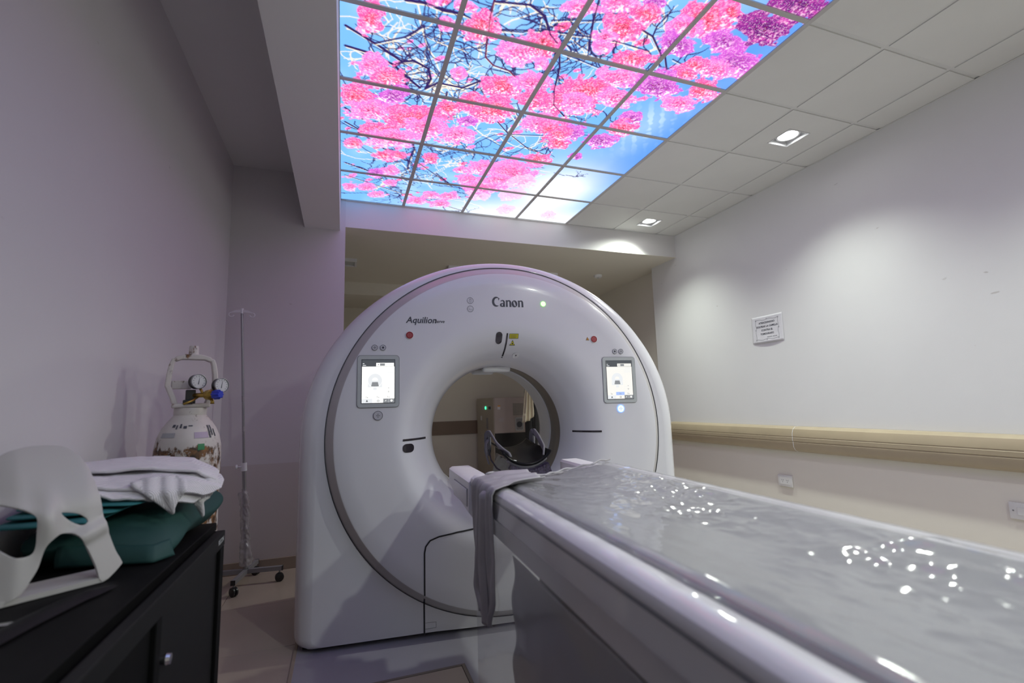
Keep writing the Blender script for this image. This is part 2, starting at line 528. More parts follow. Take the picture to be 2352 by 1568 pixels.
pad = struct(mesh('floor_vinyl', V3, F3, 'vinyl'))
box('edge_strip', PX0 - .012, PX0 + .004, PY0, PY1, .0008, .0085, 'base', pad, .002)
hatch = thing('floor_hatch', 'beige tiled hatch with a dark worn rim in the grey vinyl floor', 'hatch', (0, 0, 0))
for nm, a in (('rim', (HX0 + .001, HX0 + .016, HY0 + .001, HY1 - .001)), ('rim', (HX1 - .016, HX1 - .001, HY0 + .001, HY1 - .001)),
              ('rim', (HX0 + .016, HX1 - .016, HY0 + .001, HY0 + .016)), ('rim', (HX0 + .016, HX1 - .016, HY1 - .016, HY1 - .001))):
    box(nm, *a, .0005, .007, 'brown' if False else 'grout', hatch, .001)
box('cover', HX0 + .018, HX1 - .018, HY0 + .018, HY1 - .018, .0005, .0055, 'floor_tile', hatch, .001)

W = .1
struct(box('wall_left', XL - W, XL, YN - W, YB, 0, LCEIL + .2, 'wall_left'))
struct(box('wall_right', XR, XR + .25, YN - W, 4.46, 0, CEIL + .25, 'wall'))
struct(box('wall_bay', XR2, XR2 + .14, 4.46, YB, 0, CEIL, 'wall_back'))
struct(box('wall_back', XL - W, XR2 + .2, YB, YB + W, 0, CEIL, 'wall_back'))
struct(box('wall_rear', XL - W, XR + .25, YN - W, YN, 0, LCEIL + .2, 'wall'))
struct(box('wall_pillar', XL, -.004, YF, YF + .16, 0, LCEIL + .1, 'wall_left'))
struct(box('trim_1', -.004, XR, YF, YF + .16, ALC, CEIL + .3, 'paint'))            # lintel over the bay
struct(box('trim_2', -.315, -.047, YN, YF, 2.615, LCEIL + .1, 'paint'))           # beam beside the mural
struct(box('trim_3', XL, XR2, 5.85, 6.09, 2.50, ALC + .05, 'wall_back'))           # beam across the bay
struct(box('ceiling_bay', XL, XR2 + .1, YF + .16, YB, ALC, ALC + .1, 'wall_back'))
struct(box('trim_4', -.004, XR, YF + .0005, YF + .16, ALC - .0015, ALC + .05, 'wall_back'))  # plaster under the lintel
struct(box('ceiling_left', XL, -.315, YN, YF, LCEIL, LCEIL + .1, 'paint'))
# skirting
struct(box('baseboard_pillar', XL, -.004, YF - .012, YF, 0, .085, 'base', None, .003))
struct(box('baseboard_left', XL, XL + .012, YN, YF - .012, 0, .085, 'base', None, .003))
struct(box('baseboard_back', XL, XR2, YB - .012, YB, 0, .09, 'base', None, .003))
struct(box('baseboard_right', XR - .012, XR, YN, 4.46, 0, .085, 'base', None, .003))
struct(box('trim_5', XL, XR2, YB - .014, YB, .705, .912, 'brown', None, .004))      # brown bumper strip on the back wall

# ------------------------------------------------------------------ tile ceiling
ceil = struct(box('ceiling', -.047, XR, YN, YF, CEIL + .06, CEIL + .16, 'void'))
XS = [X0 + T * i for i in range(7)] + [XR]
YS = [YF - T * j for j in range(12)] + [YN]
LAMP_ROWS = (0, 3, 6, 9)
MUR = 8
ct = {}
for i in range(7):
    for j in range(12):
        if i < 4 and j < MUR: continue
        x0, x1 = XS[i] + .012, XS[i + 1] - .012
        y1, y0 = YS[j] - .012, YS[j + 1] + .012
        if i == 6: x1 = XR - .004
        if j == 11: y0 = YN + .004
        if i == 0: x0 = -.045
        if y1 - y0 < .03: continue
        cx, cy = (x0 + x1) / 2, (y0 + y1) / 2
        w, d = x1 - x0, y1 - y0
        lamp = (i == 5 and j in LAMP_ROWS) or (i == 3 and j == 9)
        key = (round(w, 3), round(d, 3), lamp)
        if key not in ct:
            if lamp:
                h = .092
                b = B()
                b.box(-w / 2, -h, -d / 2, d / 2, 0, .014); b.box(h, w / 2, -d / 2, d / 2, 0, .014)
                b.box(-h, h, -d / 2, -h, 0, .014); b.box(-h, h, h, d / 2, 0, .014)
                t = b.obj('tile', 'tile', ceil)
            else:
                t = B().box(-w / 2, w / 2, -d / 2, d / 2, 0, .014, .001, 1).obj('tile', 'tile', ceil)
            ct[key] = t.data
        else:
            t = link('tile', ct[key], None, ceil)
        t.location = (cx, cy, CEIL)
for i in range(4, 7):
    g = box('grid_bar', XS[i] - .0115, XS[i] + .0115, YN, YF, CEIL + .0055, CEIL + .03, 'tbar', ceil)
for j in range(12):
    box('grid_bar', (XS[4] + .0115 if j < MUR else -.045), XR, YS[j] - .0115, YS[j] + .0115, CEIL + .006, CEIL + .0295, 'tbar', ceil)
# angle trims along the wall and the lintel
box('edge_angle', XR - .012, XR - .0005, YN, YF, CEIL - .004, CEIL - .001, 'tbar', ceil)
box('edge_angle', -.004, XR - .012, YF - .012, YF - .0005, CEIL - .004, CEIL - .001, 'tbar', ceil)

# ------------------------------------------------------------------ backlit mural
mural = thing('backlit_ceiling_mural', 'backlit ceiling mural of pink blossom branches against blue sky', 'ceiling mural', (0, 0, CEIL))
# blossoms: centre, two half axes (ceiling modules), kind; branches: width and points
BL="0.26,3.85,0.11,0.04,0.01,-0.15,1;1.20,4.05,0.15,0.05,0.04,-0.15,1;1.64,3.88,0.19,0.06,0.06,-0.16,0;1.83,4.02,0.14,0.04,0.06,-0.14,1;0.31,3.25,0.15,0.05,0.01,-0.16,0;0.48,3.12,0.16,0.05,0.01,-0.16,1;0.18,2.73,0.18,0.05,0.01,-0.24,1;0.34,2.52,0.23,0.07,0.01,-0.21,0;0.57,2.88,0.16,0.05,0.01,-0.13,2;0.83,2.50,0.34,0.10,0.03,-0.24,1;1.00,2.36,0.22,0.07,0.04,-0.23,0;0.48,2.13,0.28,0.08,0.01,-0.17,1;0.62,2.01,0.31,0.09,0.02,-0.18,0;1.14,3.40,0.07,0.02,0.02,-0.09,0;1.64,3.34,0.22,0.07,0.06,-0.17,1;1.41,2.99,0.18,0.06,0.04,-0.16,1;1.66,2.93,0.24,0.07,0.06,-0.19,1;1.16,2.84,0.14,0.04,0.03,-0.12,1;1.37,2.30,0.21,0.06,0.04,-0.19,0;1.43,2.65,0.11,0.03,0.03,-0.10,2;1.93,3.50,0.18,0.05,0.05,-0.13,0;2.09,3.23,0.18,0.05,0.07,-0.18,1;2.29,2.85,0.23,0.07,0.08,-0.18,0;2.44,3.34,0.33,0.10,0.12,-0.25,1;0.16,1.76,0.11,0.03,0.00,-0.13,1;0.58,1.58,0.14,0.04,0.01,-0.14,1;0.76,1.63,0.10,0.03,0.01,-0.11,1;1.15,1.66,0.10,0.03,0.02,-0.14,1;0.69,1.16,0.12,0.03,0.01,-0.13,0;0.48,1.02,0.09,0.03,0.01,-0.11,2;1.66,1.47,0.11,0.03,0.02,-0.10,0;1.85,1.18,0.19,0.05,0.05,-0.19,0;2.00,1.61,0.27,0.08,0.07,-0.22,0;2.35,1.53,0.28,0.08,0.08,-0.23,0;2.58,2.05,0.17,0.05,0.05,-0.13,1;2.68,2.52,0.16,0.05,0.09,-0.19,1;2.71,2.78,0.18,0.06,0.09,-0.17,2;0.13,0.49,0.10,0.03,0.00,-0.14,0;0.40,0.54,0.13,0.04,0.01,-0.14,0;0.56,0.33,0.12,0.03,0.01,-0.13,0;1.35,0.52,0.13,0.04,0.02,-0.13,0;1.65,0.59,0.17,0.05,0.03,-0.14,0;1.16,0.25,0.15,0.04,0.02,-0.13,0;2.08,0.76,0.16,0.05,0.05,-0.18,3;2.61,0.92,0.20,0.06,0.07,-0.21,3;3.52,0.28,0.12,0.03,0.07,-0.17,3;2.71,0.33,0.14,0.04,0.06,-0.18,3;0.73,0.81,0.09,0.02,0.01,-0.10,0;2.24,4.65,0.18,0.06,0.05,-0.08,0;2.54,4.76,0.11,0.03,0.04,-0.06,2;2.42,4.42,0.17,0.05,0.09,-0.14,1;2.55,4.63,0.15,0.05,0.06,-0.09,1;2.32,4.27,0.10,0.03,0.05,-0.09,0;2.36,4.15,0.10,0.03,0.04,-0.07,0;2.74,4.09,0.21,0.07,0.07,-0.10,1;2.76,3.84,0.26,0.08,0.09,-0.15,0;2.53,3.58,0.25,0.08,0.10,-0.19,1;2.90,3.55,0.19,0.06,0.09,-0.15,0;2.51,3.32,0.19,0.06,0.08,-0.16,0;3.09,4.75,0.22,0.07,0.15,-0.17,1;3.23,4.89,0.09,0.03,0.09,-0.09,1;2.97,4.61,0.15,0.05,0.09,-0.10,0;3.44,4.57,0.18,0.06,0.12,-0.12,2;3.03,4.40,0.14,0.04,0.09,-0.12,2;3.77,4.37,0.21,0.07,0.16,-0.16,2;3.66,4.23,0.17,0.05,0.11,-0.12,0;3.39,4.21,0.13,0.04,0.09,-0.10,1;3.38,4.07,0.13,0.04,0.06,-0.08,1;3.68,4.83,0.21,0.07,0.15,-0.14,4;3.74,5.08,0.22,0.07,0.12,-0.10,4;3.23,3.85,0.25,0.08,0.12,-0.17,2;3.65,3.67,0.18,0.06,0.10,-0.12,0;3.77,3.94,0.16,0.05,0.11,-0.12,1;3.28,3.25,0.13,0.04,0.07,-0.11,2;3.27,3.04,0.18,0.06,0.08,-0.12,1;3.17,2.74,0.19,0.06,0.09,-0.16,2;3.05,2.26,0.07,0.02,0.04,-0.08,2;2.47,2.79,0.15,0.05,0.06,-0.13,1;2.60,2.71,0.16,0.05,0.07,-0.14,1;2.34,1.60,0.36,0.11,0.12,-0.35,0;2.09,1.05,0.26,0.07,0.06,-0.20,0;2.22,1.32,0.25,0.07,0.05,-0.16,0;1.03,4.21,0.08,0.02,0.02,-0.06,0;0.93,3.99,0.07,0.02,0.01,-0.06,0;0.78,4.18,0.05,0.02,0.01,-0.05,0;1.98,4.52,0.14,0.05,0.03,-0.06,0;1.93,3.79,0.07,0.02,0.03,-0.08,0;1.57,0.24,0.17,0.05,0.03,-0.14,0;2.62,1.36,0.19,0.06,0.07,-0.19,3"
BR="0.030:0.05,3.72 0.20,3.64 0.38,3.54 0.60,3.40 0.71,3.45 0.87,3.38 0.92,3.23 0.89,3.05;0.032:0.05,3.46 0.28,3.43 0.52,3.33 0.65,3.20 0.83,3.05;0.036:0.54,4.12 0.71,4.14 0.87,4.11 1.00,4.12;0.018:1.22,4.37 1.24,4.16 1.34,3.72 1.45,3.63 1.64,3.60 1.73,3.53;0.025:1.23,4.34 1.54,4.40 1.71,4.33 1.85,4.14 1.96,4.06;0.021:1.99,3.99 2.08,3.80 2.17,3.47 2.28,3.21 2.50,3.04;0.029:0.05,2.49 0.25,2.32;0.025:0.05,2.20 0.24,2.06 0.54,1.76 0.81,1.56 0.96,1.49;0.033:0.91,1.99 0.95,1.85 0.92,1.51 0.93,1.26;0.029:0.05,1.22 0.39,1.05 0.59,0.91;0.018:0.05,0.88 0.75,0.56 1.24,0.36 2.00,0.06;0.018:1.00,1.50 1.33,1.19 1.65,0.93;0.015:1.79,4.30 2.14,4.43 2.60,4.60;0.022:2.05,4.63 2.11,4.42 2.22,4.14 2.26,4.06;0.020:2.61,4.46 2.76,4.42 2.98,4.25 3.14,4.07;0.016:1.35,4.05 1.84,4.18 2.24,4.24 2.46,4.26 2.84,4.24;0.013:2.02,4.00 2.24,3.97 2.52,3.92;0.013:3.10,4.22 3.29,4.18 3.39,4.10;0.016:1.80,2.74 2.01,2.53 2.53,2.65;0.016:2.02,2.50 2.29,2.30 2.64,2.18;0.028:0.89,3.05 1.00,3.19 1.23,3.19 1.38,3.35;0.023:1.08,3.07 1.10,2.80 1.04,2.74;0.022:0.62,3.19 0.69,3.02 0.81,2.99;0.025:1.31,1.26 1.56,0.98;0.015:1.00,4.12 1.31,4.03 1.59,4.09;0.020:0.32,3.58 0.58,3.74 0.74,3.93"
NP = 110
CA, CB = 4 * NP + 1, MUR * NP + 1
rs = np.random.RandomState(3)
ga, gb = np.meshgrid(np.arange(CA) / NP, np.arange(CB) / NP)   # [b,a]
def lin(r, g, b): return np.array(srgb(r, g, b)[:3])
def nsm(scale, seed):
    """smooth value noise over the canvas, cells of the given size (in modules)"""
    r = np.random.RandomState(seed).rand(int(MUR / scale) + 3, int(4 / scale) + 3)
    x = ga / scale; y = gb / scale
    xi = x.astype(int); yi = y.astype(int); fx = x - xi; fy = y - yi
    fx = fx * fx * (3 - 2 * fx); fy = fy * fy * (3 - 2 * fy)
    return (r[yi, xi] * (1 - fx) + r[yi, xi + 1] * fx) * (1 - fy) + (r[yi + 1, xi] * (1 - fx) + r[yi + 1, xi + 1] * fx) * fy
ss = lambda e0, e1, x: np.clip((x - e0) / (e1 - e0), 0, 1) ** 2 * (3 - 2 * np.clip((x - e0) / (e1 - e0), 0, 1))
cv = np.zeros((CB, CA, 3)) + lin(118, 180, 248)
cloud = 0.6 * nsm(.5, 1) + 0.4 * nsm(.2, 2)
k = ss(.45, .9, cloud)[..., None] * .45
cv = cv * (1 - k) + lin(190, 222, 255) * k
k = (ss(2.6, 4.0, ga) * ss(.8, 2.4, gb))[..., None] * .65
cv = cv * (1 - k) + lin(72, 128, 226) * k
streak = ss(.5, .75, nsm(.06, 9) * .5 + .5 * np.sin((ga * 1.6 + gb) * 22) * .5 + .25)
k = (np.exp(-(((ga - 3.55) / .3) ** 2 + ((gb - 3.2) / .5) ** 2)) * (.35 + .4 * streak))[..., None]
cv = cv * (1 - k) + lin(200, 225, 252) * k
k = np.exp(-(((ga - 3.25) / .55) ** 2 + ((gb - 1.15) / .75) ** 2))[..., None] ** .8
cv = cv * (1 - k) + lin(255, 255, 255) * k
k = (ss(1.0, .0, gb) * ss(.2, 3.0, ga))[..., None] * .92
cv = cv * (1 - k) + lin(250, 251, 253) * k
pet = np.zeros((CB, CA))
def stroke(pts, w, col, alpha=1.0):
    pts = np.array(pts)
    for p, q in zip(pts, pts[1:]):
        x0, x1 = min(p[0], q[0]) - w * 2 - .03, max(p[0], q[0]) + w * 2 + .03
        y0, y1 = min(p[1], q[1]) - w * 2 - .03, max(p[1], q[1]) + w * 2 + .03
        i0, i1 = max(0, int(x0 * NP)), min(CA, int(x1 * NP) + 2); j0, j1 = max(0, int(y0 * NP)), min(CB, int(y1 * NP) + 2)
        if i1 <= i0 or j1 <= j0: continue
        A = ga[j0:j1, i0:i1]; Bv = gb[j0:j1, i0:i1]
        d = q - p; L2 = max(1e-9, d @ d)
        t = np.clip(((A - p[0]) * d[0] + (Bv - p[1]) * d[1]) / L2, 0, 1)
        ds = np.hypot(A - p[0] - t * d[0], Bv - p[1] - t * d[1])
        m = np.clip((w / 2 - ds) * NP + .6, 0, 1)[..., None] * alpha
        cv[j0:j1, i0:i1] = cv[j0:j1, i0:i1] * (1 - m) + col * m
        pet[j0:j1, i0:i1] *= 1 - m[..., 0]
def twig(p, ang, ln, w, col, depth=0):
    pts = [np.array(p)]
    nseg = 5
    for s in range(nseg):
        ang += rs.normal(0, .32)
        pts.append(pts[-1] + ln / nseg * np.array([math.cos(ang), math.sin(ang)]))
        if depth < 2 and rs.rand() < .45:
            twig(pts[-1], ang + rs.choice([-1, 1]) * rs.uniform(.5, 1.1), ln * .55, w * .7, col, depth + 1)
    stroke(pts, w, col, .9)
dk, pl_, rd = lin(52, 36, 92), lin(246, 232, 206), lin(120, 42, 72)
for q in range(150):
    a, b = rs.uniform(0, 3.1), rs.uniform(0, 5.6)
    if a > 2.2 and b < 1.6: continue
    fade = 1.0
    twig((a, b), rs.uniform(0, 6.28), rs.uniform(.3, .8), rs.uniform(.009, .016), pl_ if rs.rand() < .42 else dk)
nA, nB, nC = nsm(.035, 21), nsm(.018, 22), nsm(.09, 23)
cols = {0: ((255, 122, 206), (255, 175, 226), (248, 92, 160)), 1: ((255, 92, 170), (255, 170, 222), (246, 82, 104)),
        2: ((205, 92, 205), (240, 150, 225), (150, 55, 160)), 3: ((255, 186, 220), (255, 222, 238), (250, 160, 200)),
        4: ((140, 44, 140), (205, 80, 175), (88, 30, 110))}
def bloom(cx, cy, ax, ay, bx, by, t):
    ax, ay, bx, by = (1.17 * q for q in (ax, ay, bx, by))
    det = ax * by - ay * bx
    if abs(det) < 1e-6: return
    R = 1.35 * max(math.hypot(ax, ay), math.hypot(bx, by))
    i0, i1 = max(0, int((cx - R) * NP)), min(CA, int((cx + R) * NP) + 2); j0, j1 = max(0, int((cy - R) * NP)), min(CB, int((cy + R) * NP) + 2)
    if i1 <= i0 or j1 <= j0: return
    A = ga[j0:j1, i0:i1] - cx; Bv = gb[j0:j1, i0:i1] - cy
    u_ = (A * by - Bv * bx) / det; v_ = (-A * ay + Bv * ax) / det
    d = np.hypot(u_, v_)
    n1, n2, n3 = nA[j0:j1, i0:i1], nB[j0:j1, i0:i1], nC[j0:j1, i0:i1]
    e = d + .55 * (n3 - .5) + .35 * (n1 - .5)
    m = np.clip((1.0 - e) * 9, 0, 1)
    base, light, core = (lin(*c) for c in cols[t])
    c = np.zeros(d.shape + (3,)) + base
    k = (ss(.75, .15, d + .5 * (n1 - .5)) * .75)[..., None]
    c = c * (1 - k) + core * k
    k = np.clip(ss(.5, .8, n2) * .55 + ss(.0, .9, v_) * ss(.35, .7, n1) * .9, 0, 1)[..., None]
    c = c * (1 - k) + light * k
    k = (ss(.62, .85, n2) * ss(.1, .8, v_ + .3) * (.9 if t != 4 else .4))[..., None]
    c = c * (1 - k) + lin(255, 240, 248) * k
    k = (ss(.28, .12, n2) * ss(.7, .1, d) * .7)[..., None]
    c = c * (1 - k) + lin(130, 20, 60) * k
    if t == 3: m = m * .75
    m3 = m[..., None]
    cv[j0:j1, i0:i1] = cv[j0:j1, i0:i1] * (1 - m3) + c * m3
    pet[j0:j1, i0:i1] = np.maximum(pet[j0:j1, i0:i1] * (1 - m), m)
for q in range(150):                       # loose small flowers between the twigs
    a, b = rs.uniform(0, 3.2), rs.uniform(.3, 5.6)
    if a > 2.3 and b < 2.0: continue
    r = rs.uniform(.02, .06)
    bloom(a, b, r, r * .3, -r * .2, -r, 0 if rs.rand() < .7 else 1)
BRL = []
for s_ in BR.split(';'):
    w_, p_ = s_.split(':')
    BRL.append((float(w_), [tuple(map(float, q.split(','))) for q in p_.split()]))
for w_, p_ in BRL:
    stroke([(a + .012, b - .02) for a, b in p_], w_ * .55, pl_, .9)
    stroke(p_, w_ * .9, dk, 1)
    for a, b in p_[1:]:
        for q in range(2): twig((a, b), rs.uniform(0, 6.28), rs.uniform(.15, .4), .012, dk, 1)
for s_ in BL.split(';'):
    v_ = list(map(float, s_.split(',')))
    bloom(*v_[:6], int(v_[6]))
for w_, p_ in BRL[2:6] + BRL[13:15]:
    stroke(p_, w_ * .6, rd if w_ < .02 else dk, .85)
for q in range(26):                        # the rows over the camera, out of the picture
    bloom(rs.uniform(.2, 3.8), rs.uniform(5.4, 8), .2, .05, -.05, -.2, int(rs.choice([0, 1, 2])))

def mural_mat():
    m = bpy.data.materials.new('backlit_print'); m.use_nodes = True
    nt = m.node_tree; nt.nodes.clear()
    out = nt.nodes.new('ShaderNodeOutputMaterial'); em = nt.nodes.new('ShaderNodeEmission')
    at = nt.nodes.new('ShaderNodeAttribute'); at.attribute_name = 'print'
    tc = nt.nodes.new('ShaderNodeTexCoord'); nz = nt.nodes.new('ShaderNodeTexNoise')
    nz.inputs['Scale'].default_value = 130; nz.inputs['Detail'].default_value = 3
    nt.links.new(tc.outputs['Object'], nz.inputs['Vector'])
    rp = nt.nodes.new('ShaderNodeValToRGB'); rp.color_ramp.elements[0].position = .52; rp.color_ramp.elements[1].position = .7
    nt.links.new(nz.outputs['Fac'], rp.inputs[0])
    mu = nt.nodes.new('ShaderNodeMath'); mu.operation = 'MULTIPLY'
    nt.links.new(rp.outputs[0], mu.inputs[0]); nt.links.new(at.outputs['Alpha'], mu.inputs[1])
    m2 = nt.nodes.new('ShaderNodeMath'); m2.operation = 'MULTIPLY'; m2.inputs[1].default_value = .4
    nt.links.new(mu.outputs[0], m2.inputs[0])
    mx = nt.nodes.new('ShaderNodeMixRGB'); mx.inputs[2].default_value = (1, .85, .93, 1)
    nt.links.new(m2.outputs[0], mx.inputs[0]); nt.links.new(at.outputs['Color'], mx.inputs[1])
    nt.links.new(mx.outputs[0], em.inputs[0]); em.inputs[1].default_value = MURAL_STRENGTH
    nt.links.new(em.outputs[0], out.inputs[0])
    return m
M['print'] = mural_mat()
for i in range(4):
    for j in range(MUR):
        st = 2 if j < 2 else (1 if (j < 5 or (j == 5 and i == 3)) else (2 if j == 5 else 10))
        n = NP // st
        x0, x1 = XS[i] + .0125, XS[i + 1] - .0125
        y1, y0 = YS[j] - .0125, YS[j + 1] + .0125
        ax = np.linspace(x0, x1, n + 1); ay = np.linspace(y1, y0, n + 1)
        gx, gy = np.meshgrid(ax, ay)
        V = np.stack([gx.ravel(), gy.ravel(), np.full(gx.size, .006)], 1)
        idx = np.arange((n + 1) * (n + 1)).reshape(n + 1, n + 1)
        F = np.stack([idx[:-1, :-1].ravel(), idx[:-1, 1:].ravel(), idx[1:, 1:].ravel(), idx[1:, :-1].ravel()], 1)[:, ::-1]
        me = bpy.data.meshes.new('panel')
        me.vertices.add(len(V)); me.vertices.foreach_set('co', V.ravel())
        me.loops.add(F.size); me.loops.foreach_set('vertex_index', F.ravel().astype(np.int32))
        me.polygons.add(len(F)); me.polygons.foreach_set('loop_start', np.arange(0, F.size, 4, dtype=np.int32))
        me.update()
        ca = me.color_attributes.new('print', 'FLOAT_COLOR', 'POINT')
        sl = (slice(j * NP, (j + 1) * NP + 1, st), slice(i * NP, (i + 1) * NP + 1, st))
        c4 = np.concatenate([cv[sl], pet[sl][..., None]], 2)
        ca.data.foreach_set('color', c4.reshape(-1).astype(np.float32))
        link('panel', me, 'print', mural)
for i in range(5):
    box('grid_bar', XS[i] - .012, XS[i] + .012, YS[MUR], YF, 0, .022, 'tbar_grey', mural)
for j in range(MUR + 1):
    box('grid_bar', XS[0], XS[4], YS[j] - .012 if j else YF - .013, YS[j] + (.012 if j else -.0005), .0005, .0215, 'tbar_grey', mural)

# ------------------------------------------------------------------ downlights
def downlight(y, label, col=5, tilt=17, tx=0):
    t = thing('downlight', label, 'ceiling light', (XS[col] + T / 2, y, CEIL), 0, 'square downlights in the tile ceiling')
    h = .09
    b = B()
    b.box(-h, -h + .006, -h, h, -.002, .05); b.box(h - .006, h, -h, h, -.002, .05)
    b.box(-h + .006, h - .006, -h, -h + .006, -.002, .05); b.box(-h + .006, h - .006, h - .006, h, -.002, .05)
    b.obj('frame', 'white', t)
    box('tray', -h + .006, h - .006, -h + .006, h - .006, .044, .05, 'white', t)
    B().lathe([(.062, .018), (.070, .016), (.074, .02), (.074, .044), (.060, .044), (.058, .03), (.062, .018)], 36, cap=False).obj('ring', 'white', t, True, 40)
    B().lathe([(.001, .034), (.057, .032), (.058, .036), (.001, .038)], 32).obj('lens', LENS, t, True)
    ld = bpy.data.lights.new('lamp', 'SPOT'); ld.energy = LAMP_POWER; ld.spot_size = math.radians(128); ld.spot_blend = 1.0
    ld.shadow_soft_size = .05; ld.color = (.93, 1.0, .90)
    lo = bpy.data.objects.new('lamp', ld); COL.objects.link(lo); lo.parent = t; lo.location = (0, 0, .026); lo.rotation_euler = (math.radians(tx), math.radians(tilt), 0)
LENS = emis('lamp_lens', (1, 1, .97, 1), 14)
downlight((YS[0] + YS[1]) / 2, 'small lit square downlight nearest the lintel over the bay')
downlight((YS[3] + YS[4]) / 2, 'larger looking lit square downlight above the wall notice')
downlight((YS[6] + YS[7]) / 2, 'lit square downlight over the near end of the couch')
downlight((YS[9] + YS[10]) / 2, 'lit square downlight behind the camera, nearest the right wall')
downlight((YS[9] + YS[10]) / 2, 'added unseen fill downlight behind the camera, nearer the mural', 3, 0, 25)  # extra lamp added out of view for frontal light on gantry and wall

# ================================================================== CT GANTRY
GROT = math.radians(-5.34)
GU = Vector((math.cos(GROT), math.sin(GROT), 0)); GN = Vector((-math.sin(GROT), math.cos(GROT), 0))
GD = 2.5786
gloc = GU * .609 + GN * GD
gan = thing('ct_gantry', 'large white ring-shaped CT scanner gantry with two lit touch screens', 'CT scanner', gloc, GROT)
CZ = .99
FPR = [(.387, .20), (.392, .17), (.405, .12), (.43, .065), (.46, .022), (.50, -.018), (.54, -.042), (.575, -.053), (.61, -.056), (.70, -.056), (.80, -.056), (.878, -.056), (.886, -.053)]
_fr = np.array([p[0] for p in FPR] + [.93, 3.]); _fv = np.array([p[1] for p in FPR] + [0., 0.])
def surf(x, z): return float(np.interp(math.hypot(x, z - CZ), _fr, _fv))

def outline():
    o = []
    a, b = 1.075, .985
    for k in range(0, 97):
        t = PI * k / 96
        o.append((a * math.cos(t), CZ + b * math.sin(t)))
    zb, rc = .018, .05
    for k in range(1, 17): o.append((-a, CZ + (zb + rc - CZ) * k / 16))
    for k in range(1, 6):
        t = PI + PI / 2 * k / 5
        o.append((-a + rc + rc * math.cos(t), zb + rc + rc * math.sin(t)))
    for k in range(1, 32): o.append((-a + rc + (2 * a - 2 * rc) * k / 32, zb))
    for k in range(0, 6):
        t = 1.5 * PI + PI / 2 * k / 5
        o.append((a - rc + rc * math.cos(t), zb + rc + rc * math.sin(t)))
    for k in range(1, 16): o.append((a, zb + rc + (CZ - zb - rc) * k / 16))
    return o
OUT = outline(); NO = len(OUT)
ANG = [math.atan2(z - CZ, x) for x, z in OUT]
def cring(r, v): return [(r * math.cos(t), v, CZ + r * math.sin(t)) for t in ANG]
def oring(d, v):
    res = []
    for (x, z), t in zip(OUT, ANG):
        gap = math.hypot(x, z - CZ) - .93
        w = min(1.0, max(.3, gap * .85 / .10))
        dd = d * w
        nx = max(-1.0, min(1.0, x / 1.075))
        if z >= CZ:
            L = math.hypot(x / 1.075 ** 2, (z - CZ) / .985 ** 2)
            xx, zz = x - dd * (x / 1.075 ** 2) / L, z - dd * ((z - CZ) / .985 ** 2) / L
        else:
            xx, zz = x - math.copysign(dd, x) * min(1, abs(x) / .9) ** 6, z + .12 * dd * (1 if z < .05 else 0)
        res.append((xx, v, zz))
    return res
def skin(name, rings, m, parent, auto=35):
    n = len(rings[0]); V = [p for r in rings for p in r]; F = []
    for j in range(len(rings) - 1):
        for i in range(n):
            F.append((j * n + i, j * n + (i + 1) % n, (j + 1) * n + (i + 1) % n, (j + 1) * n + i))
    o = mesh(name, V, F, m, parent, True)
    o.data.set_sharp_from_angle(angle=math.radians(auto))
    return o
skin('outer_shell', [cring(.934, 0), oring(.1055, 0), oring(.10, 0), oring(.055, .012), oring(.025, .045), oring(.008, .10), oring(0, .17), oring(0, .195)], 'gantry', gan, 60)
skin('shell_seam', [oring(.004, .194), oring(.004, .202)], 'ink_pale', gan)
skin('rear_shell', [oring(0, .20), oring(0, .55), oring(.02, .68), oring(.06, .78), oring(.10, .84), cring(.56, .85), cring(.50, .83), cring(.44, .76), cring(.405, .68), cring(.395, .62)], 'gantry', gan, 60)
skin('trim_band', [cring(.934, .004), cring(.926, -.003), cring(.892, -.050), cring(.886, -.053)], 'gantry_band', gan)
skin('trim_seam', [cring(.9355, -.0006), cring(.9325, -.0012)], 'ink', gan)
skin('front_cover', [cring(r, v) for r, v in FPR[::-1]], 'gantry', gan, 60)
skin('scan_window', [cring(.3875, .2005), cring(.40, .205), cring(.402, .30), cring(.402, .39), cring(.395, .40)], 'window_ring', gan)
skin('bore_liner', [cring(.395, .40), cring(.388, .405), cring(.388, .61), cring(.395, .62)], 'white', gan)
skin('rim_seam', [cring(.3885, .196), cring(.386, .2035)], 'ink_pale', gan)
B().box(-1.02, 1.02, .06, .78, .0065, .03).obj('plinth', 'black', gan)

# things set into the front: built flat and laid on the cover
def lay(name, vs, fs, x, z, m, parent=gan, eps=.0012, sub=False, thick=0.0):
    V = [(x + a, surf(x + a, z + b) - eps, z + b) for a, b, *_ in vs]
    F = list(fs)
    if thick:
        n = len(V)
        V2 = [(a, b - thick, c) for a, b, c in V]
        cnt = {}
        for f in F:
            for p, q in zip(f, f[1:] + f[:1]):
                cnt[tuple(sorted((p, q)))] = cnt.get(tuple(sorted((p, q))), 0) + 1
        sides = [(p, q, q + n, p + n) for (p, q), c in cnt.items() if c == 1]
        V = V + V2; F = F + [tuple(i + n for i in f) for f in F] + sides
    return mesh(name, V, F, m, parent, False)
def disc(name, x, z, r, m, parent=gan, eps=.0012, thick=.0, ry=None, n=28):
    vs, fs = fill([circ(r, n, ry=ry)])
    return lay(name, vs, fs, x, z, m, parent, eps, thick=thick)
def ringd(name, x, z, r1, r2, m, parent=gan, eps=.0012, thick=.0):
    vs, fs = fill([circ(r1, 28), circ(r2, 28)])
    return lay(name, vs, fs, x, z, m, parent, eps, thick=thick)
def poly(name, loops, x, z, m, parent=gan, eps=.0012, thick=.0, step=None):
    vs, fs = fill(loops, step)
    return lay(name, vs, fs, x, z, m, parent, eps, thick=thick)
